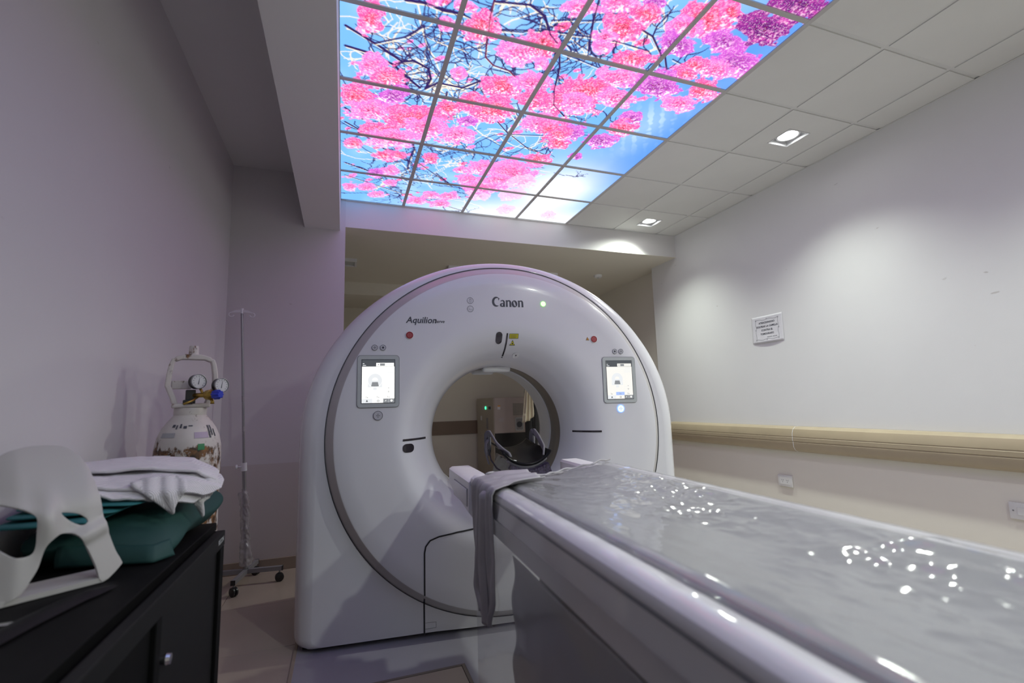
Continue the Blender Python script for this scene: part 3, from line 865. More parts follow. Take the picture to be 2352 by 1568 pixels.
def words(name, s, size, x, z, m, parent=gan, eps=.0012, **kw):
    vs, fs = text_mesh(s, size, **kw)
    return lay(name, vs, fs, x, z, m, parent, eps)
def stripe(name, pts, w, m, parent=gan, eps=.0015):
    """thin line along points (x,z) on the cover"""
    P = []
    for (a, b), (c, d) in zip(pts, pts[1:]):
        n = max(1, int(math.hypot(c - a, d - b) / .012))
        P += [(a + (c - a) * k / n, b + (d - b) * k / n) for k in range(n)]
    P.append(pts[-1])
    V, F = [], []
    for i, (a, b) in enumerate(P):
        p, q = P[max(0, i - 1)], P[min(len(P) - 1, i + 1)]
        tx, tz = q[0] - p[0], q[1] - p[1]; L = math.hypot(tx, tz); nx, nz = -tz / L * w / 2, tx / L * w / 2
        V += [(a + nx, surf(a + nx, b + nz) - eps, b + nz), (a - nx, surf(a - nx, b - nz) - eps, b - nz)]
        if i: F.append((2 * i - 2, 2 * i - 1, 2 * i + 1, 2 * i))
    return mesh(name, V, F, m, parent)

# lettering
def arc(cx, cy, rx, ry, a0, a1, n=18):
    return [(cx + rx * math.cos(math.radians(a0 + (a1 - a0) * k / n)), cy + ry * math.sin(math.radians(a0 + (a1 - a0) * k / n))) for k in range(n + 1)]
def glyph_C():
    return [[arc(.50, .5, .50, .5, 48, 300) + [(.80, .17)] + arc(.66, .50, .40, .38, 292, 75) + [(.80, .60), (.92, .84)]]]
def glyph_a():
    return [[[(.42, .0), (.64, .0), (.62, .1), (.62, .46), (.42, .46)]], [arc(.34, .44, .28, .25, 0, 165) + [(.02, .46), (.10, .60)] + arc(.30, .44, .12, .16, 150, 0)], [circ(.27, 26, .27, .18, .19), circ(.09, 18, .31, .19, .10)]]
def glyph_n():
    return [[[(.08, 0), (.29, 0), (.28, .67), (.17, .68), (.0, .60), (.09, .56)]], [[(.26, .55)] + arc(.46, .44, .26, .25, 120, 0) + arc(.42, .44, .09, .14, 0, 140)], [[(.51, 0), (.74, 0), (.72, .46), (.51, .46)]]]
def glyph_o():
    return [[circ(.35, 30, .35, .33, .35), circ(.10, 22, .36, .33, .27, .38)]]
LW = .056
cxs = {'C': 0, 'a': .93, 'n1': 1.60, 'o': 2.38, 'n2': 3.10}
totw = 3.84
def logo():
    V, F = [], []
    for g, o_ in ((glyph_C(), 0), (glyph_a(), .95), (glyph_n(), 1.62), (glyph_o(), 2.40), (glyph_n(), 3.12)):
        for loops in g:
            vs, fs = fill(loops)
            b = len(V)
            V += [((o_ + a - totw / 2) * LW * .83, (q - .4) * LW) for a, q in vs]
            F += [tuple(i + b for i in f) for f in fs]
    return lay('logo_lettering', V, F, .016, 1.709, 'ink', gan)
logo()
words('model_lettering', 'Aquilion', .047, -.458, 1.603, 'ink', shear=.22, offset=.0008)
words('model_lettering', 'Serve', .024, -.363, 1.598, 'ink', shear=.22, offset=.0003)
# call button and status lights
g1 = disc('green_light', .222, 1.708, .0165, 'led_green2', thick=.003)
disc('core', .222, 1.708, .0135, 'led_green', g1, eps=.0045); ringd('mark', .222, 1.708, .0075, .006, 'led_green2', g1, eps=.005)
for x, z in ((-.519, 1.523), (.522, 1.508)):
    b = disc('emergency_button', x, z, .0185, 'red', thick=.004)
    disc('cap', x, z, .0125, 'redlite', b, eps=.0056); ringd('mark', x, z, .0085, .0068, 'red', b, eps=.006)
    poly('mark', [[(-.0012, -.006), (.0012, -.006), (.0012, .006), (-.0012, .006)]], x, z, 'red', b, eps=.006)
    ringd('collar', x, z, .0205, .0185, 'white', b, eps=.001, thick=.003)
for k, z in enumerate((1.717, 1.671)):
    b = ringd('breath_icon', -.195, z, .0175, .0158, 'ink')
    if k == 0:
        ringd('mark', -.195, z + .007, .0055, .0044, 'ink_pale', b); ringd('mark', -.195, z - .001, .0075, .0064, 'ink_pale', b)
        for sx in (-1, 1): poly('mark', [[(sx * .003 - .0006, -.012), (sx * .003 + .0006, -.012), (sx * .003 + .0006, -.005), (sx * .003 - .0006, -.005)]], -.195, z, 'ink_pale', b)
    else:
        ringd('mark', -.203, z + .001, .0055, .0045, 'ink_pale', b)
        poly('mark', [[(-.005, -.007), (.012, -.007), (.012, -.0015), (-.005, -.0015)], [(-.004, -.006), (.011, -.006), (.011, -.0025), (-.004, -.0025)]], -.195, z, 'ink_pale', b)
for x, z, k in ((-.694, 1.457, 0), (-.653, 1.457, 1), (.649, 1.437, 1), (.688, 1.437, 0)):
    b = disc('round_button', x, z, .0135, 'btn', thick=.0025)
    ringd('ring', x, z, .0148, .0130, 'ink', b, eps=.0042)
    if k == 0: poly('mark', [[(0, -.006), (.006, 0), (0, .006), (-.006, 0)], [(0, -.0035), (.0035, 0), (0, .0035), (-.0035, 0)]], x, z, 'ink', b, eps=.0042)
    else: disc('mark', x, z, .0055, 'ink', b, eps=.0042)
for x, z, lit in ((-.675, 1.111, False), (.667, 1.107, True)):
    b = disc('pad_button', x, z, .0225, 'led_blue' if lit else 'btn', thick=.003)
    if not lit: ringd('ring', x, z, .0235, .0213, 'ink', b, eps=.0045)
    else: disc('core', x, z, .019, 'led_blue_c', b, eps=.0046)
    for a in range(4):
        ca, sa = math.cos(a * PI / 2), math.sin(a * PI / 2)
        L = [(.010, 0), (.006, .003), (.006, -.003)]
        poly('mark', [[(p * ca - q * sa, p * sa + q * ca) for p, q in L]], x, z, 'scr_icon' if lit else 'ink', b, eps=.005)
    disc('mark', x, z, .0022, 'scr_icon' if lit else 'ink', b, eps=.005)
# screens
for sx, xc, zc, body, lit in ((-1, -.675, 1.284, 'scr_white', 0), (1, .669, 1.272, 'scr_cream', 1)):
    w, h = .204, .262
    s = poly('touch_screen', [rrect(w, h, .016)], xc, zc, 'bezel', thick=.004)
    s['label'] = 'touch screen with lit white display' if not lit else 'touch screen with lit cream display and blue key'
    poly('gap', [rrect(w + .006, h + .006, .018), rrect(w, h, .016)], xc, zc, 'ink_pale', s, eps=.002)
    e = .0058
    dw, dh = .160, .218
    def r_(name, a0, a1, b0, b1, m, ee=e):
        poly(name, [[(a0 * dw, b0 * dh), (a1 * dw, b0 * dh), (a1 * dw, b1 * dh), (a0 * dw, b1 * dh)]], xc, zc, m, s, eps=ee)
    r_('frame', -.52, .52, -.515, .515, 'ink', .0054)
    r_('display', -.5, .5, -.5, .5, body)
    r_('header', -.5, .5, .345, .5, 'scr_dark', .0062)
    r_('status_box', -.07, .48, .35, .43, body, .0066)
    r_('status_bar', .05, .2, .362, .418, 'scr_grey', .0070)
    r_('icon', -.02, .02, .38, .40, 'scr_grey', .0070)
    for q in range(5): r_('icon', .24 + q * .045, .255 + q * .045, .385, .395, 'scr_grey', .0070)
    for q, (a, b) in enumerate(((-.48, -.43), (-.48, -.38))): r_('icon', a, b, .405 - .04 * q, .42 - .04 * q, 'scr_pale', .0066)
    for q, ww in enumerate((.24, .28, .28)): r_('readout', .46 - ww, .46, .30 - q * .05, .312 - q * .05, 'scr_pale', .0066)
    # little scanner picture
    ic = -.10
    r_('icon', ic - .22, ic + .22, -.14, .02, 'scr_pale', .0064)
    vs, fs = fill([circ(.0345, 32), circ(.0145, 24)]); lay('icon', vs, fs, xc + ic * dw, zc + .02 * dh, 'scr_pale', s, .0066)
    vs, fs = fill([circ(.0362, 32), circ(.0345, 32)]); lay('icon', vs, fs, xc + ic * dw, zc + .02 * dh, body, s, .0068)
    poly('icon', [[(ic * dw - .019, -.026), (ic * dw + .019, -.026), (ic * dw + .014, -.004), (ic * dw - .014, -.004)]], xc, zc, 'scr_grey', s, eps=.0072)
    r_('icon', ic - .055, ic + .055, -.20, -.145, 'scr_pale', .0064)
    for q in (0, 1): r_('key_line', .16, .48, -.18 - q * .055, -.176 - q * .055, 'scr_pale', .0064)
    r_('icon', .30, .34, -.165, -.155, 'scr_grey', .0066)
    poly('icon', [[(.32 * dw + p, -.245 * dh + q) for p, q in ((0, -.0045), (.0045, 0), (0, .0045), (-.0045, 0))], [(.32 * dw + p, -.245 * dh + q) for p, q in ((0, -.0025), (.0025, 0), (0, .0025), (-.0025, 0))]], xc, zc, 'scr_grey', s, eps=.0066)
    if lit: r_('key', -.17, .16, -.405, -.32, 'scr_blue', .0064)
    for q, a in enumerate((-.34, 0, .32)):
        r_('icon', a - .03, a - .018, -.385, -.34, 'scr_grey', .0067); r_('icon', a, a + .03, -.38, -.366, 'scr_grey', .0067)
    r_('tab', -.5, -.18, -.5, -.405, 'scr_pale', .0062)
    r_('tab', .155, .5, -.5, -.405, 'scr_grey', .0062)
    r_('divider', .32, .326, -.5, -.405, 'scr_pale', .0066)
    poly('icon', [[(-.34 * dw - .006, -.475 * dh), (-.34 * dw + .006, -.475 * dh), (-.34 * dw + .0025, -.455 * dh), (-.34 * dw + .0025, -.43 * dh), (-.34 * dw - .0025, -.43 * dh), (-.34 * dw - .0025, -.455 * dh)]], xc, zc, 'scr_icon', s, eps=.0067)
    vs, fs = fill([circ(.0055, 18), circ(.0035, 16)]); lay('icon', vs, fs, xc, zc - .455 * dh, 'scr_icon', s, .0067)
    poly('icon', [[(.23 * dw - .004, -.47 * dh), (.23 * dw, -.46 * dh), (.23 * dw + .004, -.435 * dh), (.23 * dw, -.44 * dh)]], xc, zc, 'scr_white', s, eps=.0067)
    vs, fs = fill([circ(.0055, 18), circ(.0018, 10)]); lay('icon', vs, fs, xc + .41 * dw, zc - .452 * dh, 'scr_white', s, .0067)
# laser slits, windows and stickers in the funnel
def slit(name, pts, w, m='blackgloss'):
    stripe(name, pts, w, m, gan, .002)
slit('laser_slit', [(.42, .983), (.548, .983)], .0105)
slit('laser_slit', [(-.552, .982), (-.43, .984)], .0105)
slit('laser_slit', [(.012, 1.540), (.011, 1.50), (.009, 1.46), (.004, 1.415)], .009)
poly('sensor_window', [rrect(.058, .044, .019)], -.524, .941, 'blackgloss', eps=.002, step=.012)
poly('sensor_window', [rrect(.036, .064, .0175)], -.034, 1.515, 'blackgloss', eps=.002, step=.012)
stk = poly('laser_label', [[(-.026, -.0125), (.026, -.0125), (.026, .0135), (-.026, .0135)]], .050, 1.524, 'yellow', eps=.002, step=.01)
stk['label'] = 'yellow laser warning label'
poly('border', [[(-.026, -.0125), (.026, -.0125), (.026, .0135), (-.026, .0135)], [(-.0243, -.0108), (.0243, -.0108), (.0243, .0118), (-.0243, .0118)]], .050, 1.524, 'ink', stk, eps=.003)
for q in range(4):
    poly('line', [[(-.020, .006 - q * .0046), (.018 - .006 * (q % 2), .006 - q * .0046), (.018 - .006 * (q % 2), .0072 - q * .0046), (-.020, .0072 - q * .0046)]], .050, 1.524, 'ink', stk, eps=.003)
def warn(name, x, z, s, m):
    tri = lambda k: [(k * s * math.cos(math.radians(a)), k * s * math.sin(math.radians(a))) for a in (90, 210, 330)]
    b = poly(name, [tri(1)], x, z, 'ink', eps=.002)
    poly('field', [tri(.76)], x, z, m, b, eps=.003)
    vs, fs = fill([circ(s * .2, 14)]); lay('mark', vs, fs, x, z - s * .05, 'ink', b, .004)
warn('laser_sign', .046, 1.486, .019, 'yellow')
warn('radiation_sign', .483, 1.508, .0125, 'orange')
cmr = poly('camera', [circ(.019, 22, ry=.014)], .08, 1.425, 'white', eps=.001, thick=.004)
poly('eye', [circ(.0035, 10)], .08, 1.425, 'dark', cmr, eps=.0062)
# lens bumps at the top of the bore
for x, y, w in ((.0, .22, .085), (-.045, .42, .07)):
    B().box(x - w, x + w, y - .03, y + .03, CZ + .352, CZ + .388, .015, 3).obj('light_cover', 'white', gan, True, 40)
# service cover seam round the couch dock
seam = [(-.444, .022), (-.446, .262), (-.446, .426), (-.440, .456), (-.418, .483), (-.374, .498), (-.281, .509), (-.15, .515), (.15, .515), (.281, .509), (.374, .498), (.418, .483), (.440, .456), (.446, .426), (.446, .262), (.444, .022)]
stripe('dock_seam', seam, .0075, 'dark', gan, .0018)
stripe('latch_outline', [(-.440, .077), (-.386, .076), (-.386, .049), (-.440, .048)], .002, 'ink_pale', gan, .0018)

# ================================================================== PATIENT COUCH
CROT = math.radians(-2.192)
CLOC = (.828, 2.312, 0)
couch = thing('ct_couch', 'long white CT patient couch running from the scanner to the front', 'couch', CLOC, CROT)
YE = -3.0      # near end, behind the camera
# carriage with its stepped side rails (outline s,z swept along the couch)
half = [(.235, .862), (.268, .868), (.278, .876), (.300, .880), (.318, .877), (.331, .867), (.335, .855), (.334, .848)]
rail_l = [(-a, b) for a, b in half] + [(-.329, .843), (-.333, .838), (-.333, .788), (-.326, .782), (-.322, .776), (-.318, .722), (-.310, .716), (-.235, .716)]
def swept(name, prof, y0, y1, m, cap_bev=0.0):
    b = B().prism(prof, y0, y1, 'y')
    o = b.obj(name, m, couch, True, 30)
    return o
swept('side_rail', rail_l, YE, -.46, 'table')
swept('side_rail', [(-a, b) for a, b in rail_l], YE, -.46, 'table')
for s in (-1, 1):
    b = B().box(s * .334 - .0015, s * .334 + .0015, YE, -.46, .8415, .8455)
    b.obj('rail_groove', 'ink_pale', couch)
B().box(-.235, .235, YE, -.42, .716, .845, .006).obj('carriage', 'table', couch)
mt = [(-.262, .84)] + [(-.262 + .524 * k / 24, .860 + .024 * (abs(-.262 + .524 * k / 24) / .25) ** 2 - (.006 if k in (0, 24) else 0)) for k in range(25)] + [(.262, .84)]
B().prism(mt, YE, -.44, 'y').obj('mattress', 'mattress', couch, True, 40)
# arms reaching towards the scanner
armp = [(-.345, .74), (-.330, .72), (-.240, .72), (-.233, .73), (-.233, .850), (-.243, .860), (-.330, .860), (-.343, .852)]
for s in (-1, 1):
    P = [(p * -s if s == 1 else p, q) for p, q in armp]
    bm = bmesh.new()
    secs = []
    for y, k, zoff in ((-.47, 1, 0), (-.12, 1, 0), (-.06, 1, .004), (-.02, .97, .015), (-.005, .9, .03)):
        ring = []
        for a, z in P:
            ca = -.29 * (1 if s == -1 else -1)
            zz = .86 - (.86 - z) * (1 if z > .8 else (1 - max(0, (y + .30)) * 1.6 if y > -.30 else 1))
            ring.append(bm.verts.new((ca + (a - ca) * k, y, zz)))
        secs.append(ring)
    n = len(P)
    for r1, r2 in zip(secs, secs[1:]):
        for i in range(n): bm.faces.new((r1[i], r1[(i + 1) % n], r2[(i + 1) % n], r2[i]))
    bm.faces.new(secs[0]); bm.faces.new(secs[-1])
    b = B(); b.bm.free(); b.bm = bm
    arm = b.obj('arm', 'table', couch, True, 35)
    B().box(s * .3445 - .002, s * .3445 + .002, -.45, -.17, .757, .826, .0018).obj('grip_gap', 'ink_pale', arm)
    B().box(s * .3455 - .004, s * .3455 + .004, -.445, -.175, .760, .823, .003).obj('grip', 'table', arm, True, 40)
box('trough', -.232, .232, -.46, -.03, .775, .80, 'table', couch, .006)
B().box(.16, .235, -.40, -.16, .80, .818, .008, 2).obj('tabletop_step', 'table', couch, True, 40)
# lifting base
B().box(-.268, .268, -2.75, -1.02, .006, .715, .015, 2).obj('base', 'table_base', couch)
B().box(-.30, .30, -2.8, -1.0, .0065, .05, .008, 2).obj('foot_plate', 'table_grey', couch)

# ------------------------------------------------------------------ plastic cover over the couch
cover = thing('couch_cover', 'crumpled clear plastic sheet spread over the couch and hanging down its side', 'plastic sheet', CLOC, CROT)
def top_profile(s):
    pts = [(-.345, .800), (-.3405, .845), (-.338, .862), (-.330, .874), (-.316, .8835), (-.298, .8855), (-.278, .880), (-.268, .8765), (-.258, .884), (-.246, .8875), (-.12, .8705), (0, .8645), (.12, .8705), (.246, .8875), (.262, .884), (.30, .8855), (.332, .874), (.345, .85), (.348, .80)]
    # parametrised by arc length
    return pts
PR = np.array(top_profile(0)); LL = np.concatenate([[0], np.cumsum(np.hypot(*np.diff(PR, axis=0).T))]); LL /= LL[-1]
def cov(u, v):
    s = float(np.interp(u, LL, PR[:, 0])); z = float(np.interp(u, LL, PR[:, 1]))
    edge = -.56 + .16 * ss(-.25, .3, s) + .02 * math.sin(s * 22)
    y = edge + (YE - edge) * v ** 1.25
    if abs(s) < .255:
        k = min(1, (.255 - abs(s)) / .04)
        side = .35 + .9 * float(ss(-.12, .18, s))                      # more crumpled on the far side
        zone = math.exp(-((y + 1.05) / .38) ** 2) + 1.15 * math.exp(-((y + 1.85) / .20) ** 2) + .13
        rg = 1 - abs(2 * fbm(s * 9 + y * 2.5, y * 6 - s * 3, 2) / .75 - 1)
        rg2 = 1 - abs(2 * fbm(s * 22 - y * 9 + 7, y * 17 + s * 9, 2) / .75 - 1)
        rg3 = 1 - abs(2 * fbm(s * 48 + y * 21 + 3, y * 36 - s * 16, 2) / .75 - 1)
        z += k * side * zone * (.0075 * rg ** 2 + .0045 * rg2 ** 2 + .0006 * rg3)
        # folds pulled from the left corner
        d = math.hypot(s + .26, y + .62)
        a = math.atan2(y + .62, s + .26)
        z += k * .012 * math.exp(-d / .28) * (.5 + .5 * math.sin(a * 9))
        z += k * .007 * math.exp(-((s * .55 + (y + 1.62)) / .03) ** 2) * float(ss(-.05, .15, s)) * float(ss(.27, .2, s))
    else:
        z += .0016 * math.sin(y * 55 + s * 30) * fbm(y * 5, s * 9, 2)
    return (s, y, z)
uL = float(np.interp(-.262, PR[:9, 0], LL[:9]))
grid('sheet_top', lambda u, v: cov(uL + (1 - uL) * u, v), 150, 460, 'film', cover)
grid('sheet_rail', lambda u, v: cov(uL * u, v), 26, 330, 'clear', cover)
# rolled gathered edge at the scanner end
pts = []
for k in range(41):
    s = -.30 + .62 * k / 40
    pts.append((s, -.56 + .16 * float(ss(-.25, .3, s)) + .02 * math.sin(s * 22), .868 + .025 * min(1, abs(s) / .25) ** 2 + .003 * math.sin(k * 1.1)))
B().tube(pts, [.003 + .002 * abs(math.sin(k * .8)) for k in range(41)], 8).obj('gathered_edge', 'strap', cover, True)
# bunched grey band that hangs down at the corner
def band(u, v):
    L = [(-.15, .898), (-.25, .897), (-.30, .893), (-.335, .886), (-.346, .868), (-.348, .83), (-.348, .72), (-.348, .60), (-.348, .52), (-.348, .465)]
    L = np.array(L); q = np.concatenate([[0], np.cumsum(np.hypot(*np.diff(L, axis=0).T))]); q /= q[-1]
    s, z = float(np.interp(v, q, L[:, 0])), float(np.interp(v, q, L[:, 1]))
    yL = -.600 - .08 * float(ss(.9, 1, v)); yR = -.86 + .05 * float(ss(.85, 1, v))
    if v < .3: yR = -.80 - .06 * v / .3
    y = yL + (yR - yL) * u
    f = .010 * math.sin(u * 13 + 1.2 * math.sin(v * 4)) + .006 * math.sin(u * 27 + v * 5) + .006 * (fbm(u * 6, v * 9, 2) - .4)
    if v < .22: return (s, y, z + f * .6)
    return (s - abs(f) * .8, y, z)
grid('hanging_band', band, 46, 60, 'strap', cover, thick=.003)
# second roll of the band beside it
def band2(u, v):
    z = .885 - v * .43; s = -.350 - .004 * math.sin(v * PI) - .014 * math.sin(u * PI)
    y = -.745 - .006 * math.sin(v * 9) - .075 * (u - .5) * (1 - .15 * v)
    if v < .06: s += (.06 - v) * 1.2
    return (s, y, z)
grid('hanging_roll', band2, 14, 40, 'strap', cover, thick=.004)
# clear skirt
def skirt(u, v):
    z = .80 - v * .775
    y0 = -.60 - .05 * float(ss(.3, .6, v)) + .0 * v - .06 * float(ss(.8, 1, v))
    y = y0 + (YE + .1 - y0) * u
    s = -.348 - .012 * math.sin(y * 9 + v * 2) * v - .02 * (fbm(y * 4, v * 5, 3) - .45) * (.3 + v)
    return (min(s, -.337), y, z)
grid('sheet_side', skirt, 150, 40, 'skirt', cover)
# grey inner drape with a wavy edge
def drape(u, v):
    z = .718 - v * .69
    y0 = -.965 - .018 * math.sin(v * 26) - .02 * v
    y = y0 + (YE + .1 - y0) * u
    s = -.322 - .008 * math.sin(y * 13 + v * 3) * (.2 + v)
    return (s, y, z)
grid('grey_drape', drape, 130, 60, 'drape', cover, thick=.0015)

# ================================================================== HEAD HOLDER ON THE COUCH
hh = thing('head_holder', 'glossy black carbon head holder with grey foam side pads on the couch end', 'head holder', (CLOC[0], CLOC[1], .80), CROT)
HX = -.005
def cradle(u, v):
    ph = math.radians(-60 + 120 * u)
    y = -.185 + .30 * v
    zc = .072 + .05 * v
    r = .112 + .012 * (1 - v)
    flare = 1 + .10 * math.cos(v * PI) ** 2
    return (HX + r * math.sin(ph) * flare, y + .03 * math.cos(ph) * (v - .5), zc + r * .92 * (1 - math.cos(ph)) * (1 - .15 * v))
grid('cradle', cradle, 40, 30, 'carbon', hh, thick=.006)
pts = [cradle(k / 40, 0) for k in range(41)]
B().tube([(a, b - .002, c) for a, b, c in pts], .0065, 8).obj('lip', 'carbon', hh, True)
B().tube([(HX + (a - HX) * .92, b + .008, c - .014) for a, b, c in pts[4:37]], .010, 8).obj('lip_shadow_ring', 'foam', hh, True)
nb = [(-.115, .001), (.115, .001), (.090, .075), (.060, .062), (.03, .052), (0, .049), (-.03, .052), (-.060, .062), (-.090, .075)]
bm = B()
v0 = [bm.bm.verts.new((HX + a * 1.02, -.235, z)) for a, z in nb]; v1 = [bm.bm.verts.new((HX + a * .95, -.165, z + .012 if z > .01 else z)) for a, z in nb]; v2 = [bm.bm.verts.new((HX + a * .9, .06, z + .03 if z > .01 else z)) for a, z in nb]
for r1, r2 in ((v0, v1), (v1, v2)):
    for i in range(len(nb)): bm.bm.faces.new((r1[i], r1[(i + 1) % len(nb)], r2[(i + 1) % len(nb)], r2[i]))
bm.bm.faces.new(v0); bm.bm.faces.new(v2)
bm.obj('neck_block', 'carbon_fleck', hh)
for s in (-1, 1):
    # padded wing: band bent over the side of the cradle
    def wing(u, v, s=s):
        P = np.array([(.082, -.195, .118), (.102, -.15, .135), (.112, -.09, .155), (.116, -.03, .185), (.116, .02, .205), (.122, .05, .205), (.130, .07, .19), (.132, .07, .15)])
        q = np.linspace(0, 1, len(P))
        c = [float(np.interp(v, q, P[:, i])) for i in range(3)]
        w = .030 * (1 - .35 * abs(2 * v - 1) ** 3)
        return (HX + s * (c[0] + w * (u - .5) * .35), c[1] + w * (u - .5) * .5, c[2] + w * (u - .5))
    grid('side_pad', wing, 5, 26, 'foam', hh, thick=.009)
for s in (-1, 1):
    B().lathe([(.001, -.006), (.05, -.006), (.056, 0), (.05, .006), (.001, .006)], 24, Matrix.Translation((HX + s * .118, .065, .155)) @ Matrix.Rotation(PI / 2, 4, 'Y') @ Matrix.Diagonal((1.15, .62, 1, 1))).obj('pad_plate', 'foam', hh, True, 40)
def strapf(u, v):
    P = np.array([(-.128, .03, .175), (-.146, .01, .160), (-.154, -.005, .125), (-.146, -.01, .09), (-.140, -.02, .06)])
    q = np.linspace(0, 1, 5); c = [float(np.interp(v, q, P[:, i])) for i in range(3)]
    return (HX + c[0], c[1] + (.05 - .025 * v) * (u - .5), c[2])
grid('strap', strapf, 6, 20, 'foam', hh, thick=.003)
B().tube([(HX - .14, -.02, .13), (HX - .14, -.06, .085), (HX - .125, -.11, .05), (HX - .09, -.16, .025), (HX - .06, -.2, .012)], .004, 8).obj('hose', 'black', hh, True)
B().tube([(HX - .09, -.197, .10), (HX - .075, -.20, .092), (HX - .055, -.20, .09)], [.005, .004, .002], 8).obj('tape_scrap', 'white', hh, True)

# ================================================================== BLACK CABINET
cab = thing('black_cabinet', 'low black laminate cabinet along the left wall with a round silver knob', 'cabinet', (0, 0, 0))
CX0, CX1, CY0, CY1 = XL + .016, -.43, -.6, 2.085
box('body', CX0, CX1 + .02, CY0, CY1 - .01, .03, .72, 'cab_black', cab)
box('plinth', CX0, CX1 - .02, CY0, CY1 - .03, .0005, .03, 'cab_black', cab)
B().box(CX0, CX1, CY0, CY1, .7205, .748, .002, 1).obj('top', 'cab_black', cab)
# front frame stands proud of the top
fx0, fx1 = CX1 + .021, -.382
for nm, y0, y1, z0, z1 in (('front_rail', CY0, 1.985, .69, .74), ('front_rail', CY0, 1.985, .03, .08)):
    B().box(fx0, fx1, y0, y1, z0, z1, .002, 1).obj(nm, 'cab_edge', cab)
for y0, y1 in ((1.935, 1.985), (1.34, 1.375), (.60, .64), (-.15, -.11)):
    B().box(fx0, fx1 - .001, y0, y1, .0805, .6895, .002, 1).obj('stile', 'cab_black', cab)
for y0, y1 in ((1.376, 1.934), (.641, 1.339), (-.109, .599)):
    d = B().box(fx0, fx1 - .012, y0, y1, .081, .689, .002, 1).obj('door', 'cab_edge' if y0 > 1.3 else 'cab_black', cab)
    if y0 > .6:
        B().lathe([(.001, 0), (.009, 0), (.011, .006), (.014, .012), (.012, .020), (.001, .022)], 20, Matrix.Translation((fx1 - .012, (y0 + .045), .575)) @ Matrix.Rotation(PI / 2, 4, 'Y')).obj('knob', 'chrome', d, True, 40)
vs, fs = text_mesh('RECON', .022, offset=.0005)
mesh('lettering', [(fx1 + .0012, 1.925 + a, .717 + b) for a, b, _ in vs], fs, 'bezel', cab)

# ------------------------------------------------------------------ white moulded head rest on the cabinet
MO = [(-0.221, 0.242), (-0.2, 0.276), (-0.181, 0.298), (-0.161, 0.315), (-0.132, 0.324), (-0.102, 0.326), (-0.075, 0.324), (-0.054, 0.317), (-0.036, 0.297), (-0.025, 0.274), (-0.016, 0.24), (-0.006, 0.191), (0.001, 0.147), (0.012, 0.109), (0.027, 0.064), (0.04, 0.037), (0.039, 0.025), (0.0, 0.0), (-0.014, 0.04), (-0.03, 0.081), (-0.04, 0.105), (-0.054, 0.121), (-0.074, 0.128), (-0.089, 0.127), (-0.101, 0.115), (-0.108, 0.093), (-0.115, 0.065), (-0.126, 0.043), (-0.138, 0.022), (-0.155, 0.008), (-0.17, 0.0), (-0.207, 0.0), (-0.224, 0.028), (-0.228, 0.14)]
MH1 = [(-0.2, 0.208), (-0.18, 0.207), (-0.152, 0.196), (-0.127, 0.18), (-0.119, 0.167), (-0.118, 0.138), (-0.119, 0.115), (-0.124, 0.099), (-0.134, 0.093), (-0.152, 0.095), (-0.169, 0.109), (-0.186, 0.127), (-0.2, 0.148), (-0.204, 0.184)]
MH2 = [(-0.084, 0.174), (-0.071, 0.174), (-0.051, 0.168), (-0.037, 0.158), (-0.031, 0.147), (-0.035, 0.139), (-0.043, 0.139), (-0.053, 0.145), (-0.067, 0.156)]
rest = thing('moulded_headrest', 'off white moulded plastic head rest with three openings standing on the black cabinet', 'head rest', (-.54, 1.478, .749), math.radians(35.44))
vs, fs = fill([smooth_loop(MO, 3), smooth_loop(MH1, 3), smooth_loop(MH2, 3)], .007)
def shell(a, b):
    """depth of the shell: top bends back over, ridge at the nose, leg turned aside"""
    lean = b * math.tan(math.radians(12))
    top = .10 * max(0, (b - .18) / .15) ** 1.6
    side = .35 * max(0, a + .03) ** 1.0 * 1.0 + .9 * max(0, -a - .15) ** 1.1
    ridge = -.022 * math.exp(-((a + .103) / .018) ** 2) * math.exp(-((b - .16) / .05) ** 2)
    brow = -.014 * math.exp(-((b - .128 - .02 * math.sin(a * 20)) / .014) ** 2) * float(ss(-.1, -.06, a)) * float(ss(.03, .0, a))
    brow2 = -.010 * math.exp(-((b - .205 + .35 * (a + .2)) / .02) ** 2) * float(ss(-.09, -.13, a))
    return lean + top + side + ridge + brow + brow2
o = mesh('shell', [(a, shell(a, b), max(b, 0) if b > .003 else 0) for a, b in vs], fs, 'holder', rest, True)
md = o.modifiers.new('thickness', 'SOLIDIFY'); md.thickness = .006; md.offset = 1
md2 = o.modifiers.new('round', 'BEVEL'); md2.width = .0015; md2.segments = 2; md2.limit_method = 'ANGLE'; md2.angle_limit = 1.0
B().prism([(-.20, .002), (0, .006), (.006, .012), (.012, .105), (-.19, .115), (-.205, .06)], .001, .012, 'z').obj('foot', 'holder', rest)

# ------------------------------------------------------------------ strap beside it
stp = thing('black_strap', 'black padded strap with a small metal tip lying on the black cabinet', 'strap', (0, 0, .749))
def stf(u, v):
    P = np.array([(-.50, 1.43), (-.545, 1.36), (-.575, 1.25), (-.60, 1.12), (-.63, 1.0), (-.66, .86)])
    q = np.linspace(0, 1, 6); x, y = float(np.interp(v, q, P[:, 0])), float(np.interp(v, q, P[:, 1]))
    w = .055 * min(1, .35 + 4 * v)
    return (x + w * (u - .5), y - w * .25 * (u - .5), .004 + .012 * math.sin(PI * u) * min(1, v * 6 + .2))
grid('webbing', stf, 12, 40, 'cab_edge', stp)
B().box(-.640, -.600, 1.255, 1.268, .001, .006, .001, 1).obj('metal_tip', 'chrome', stp)

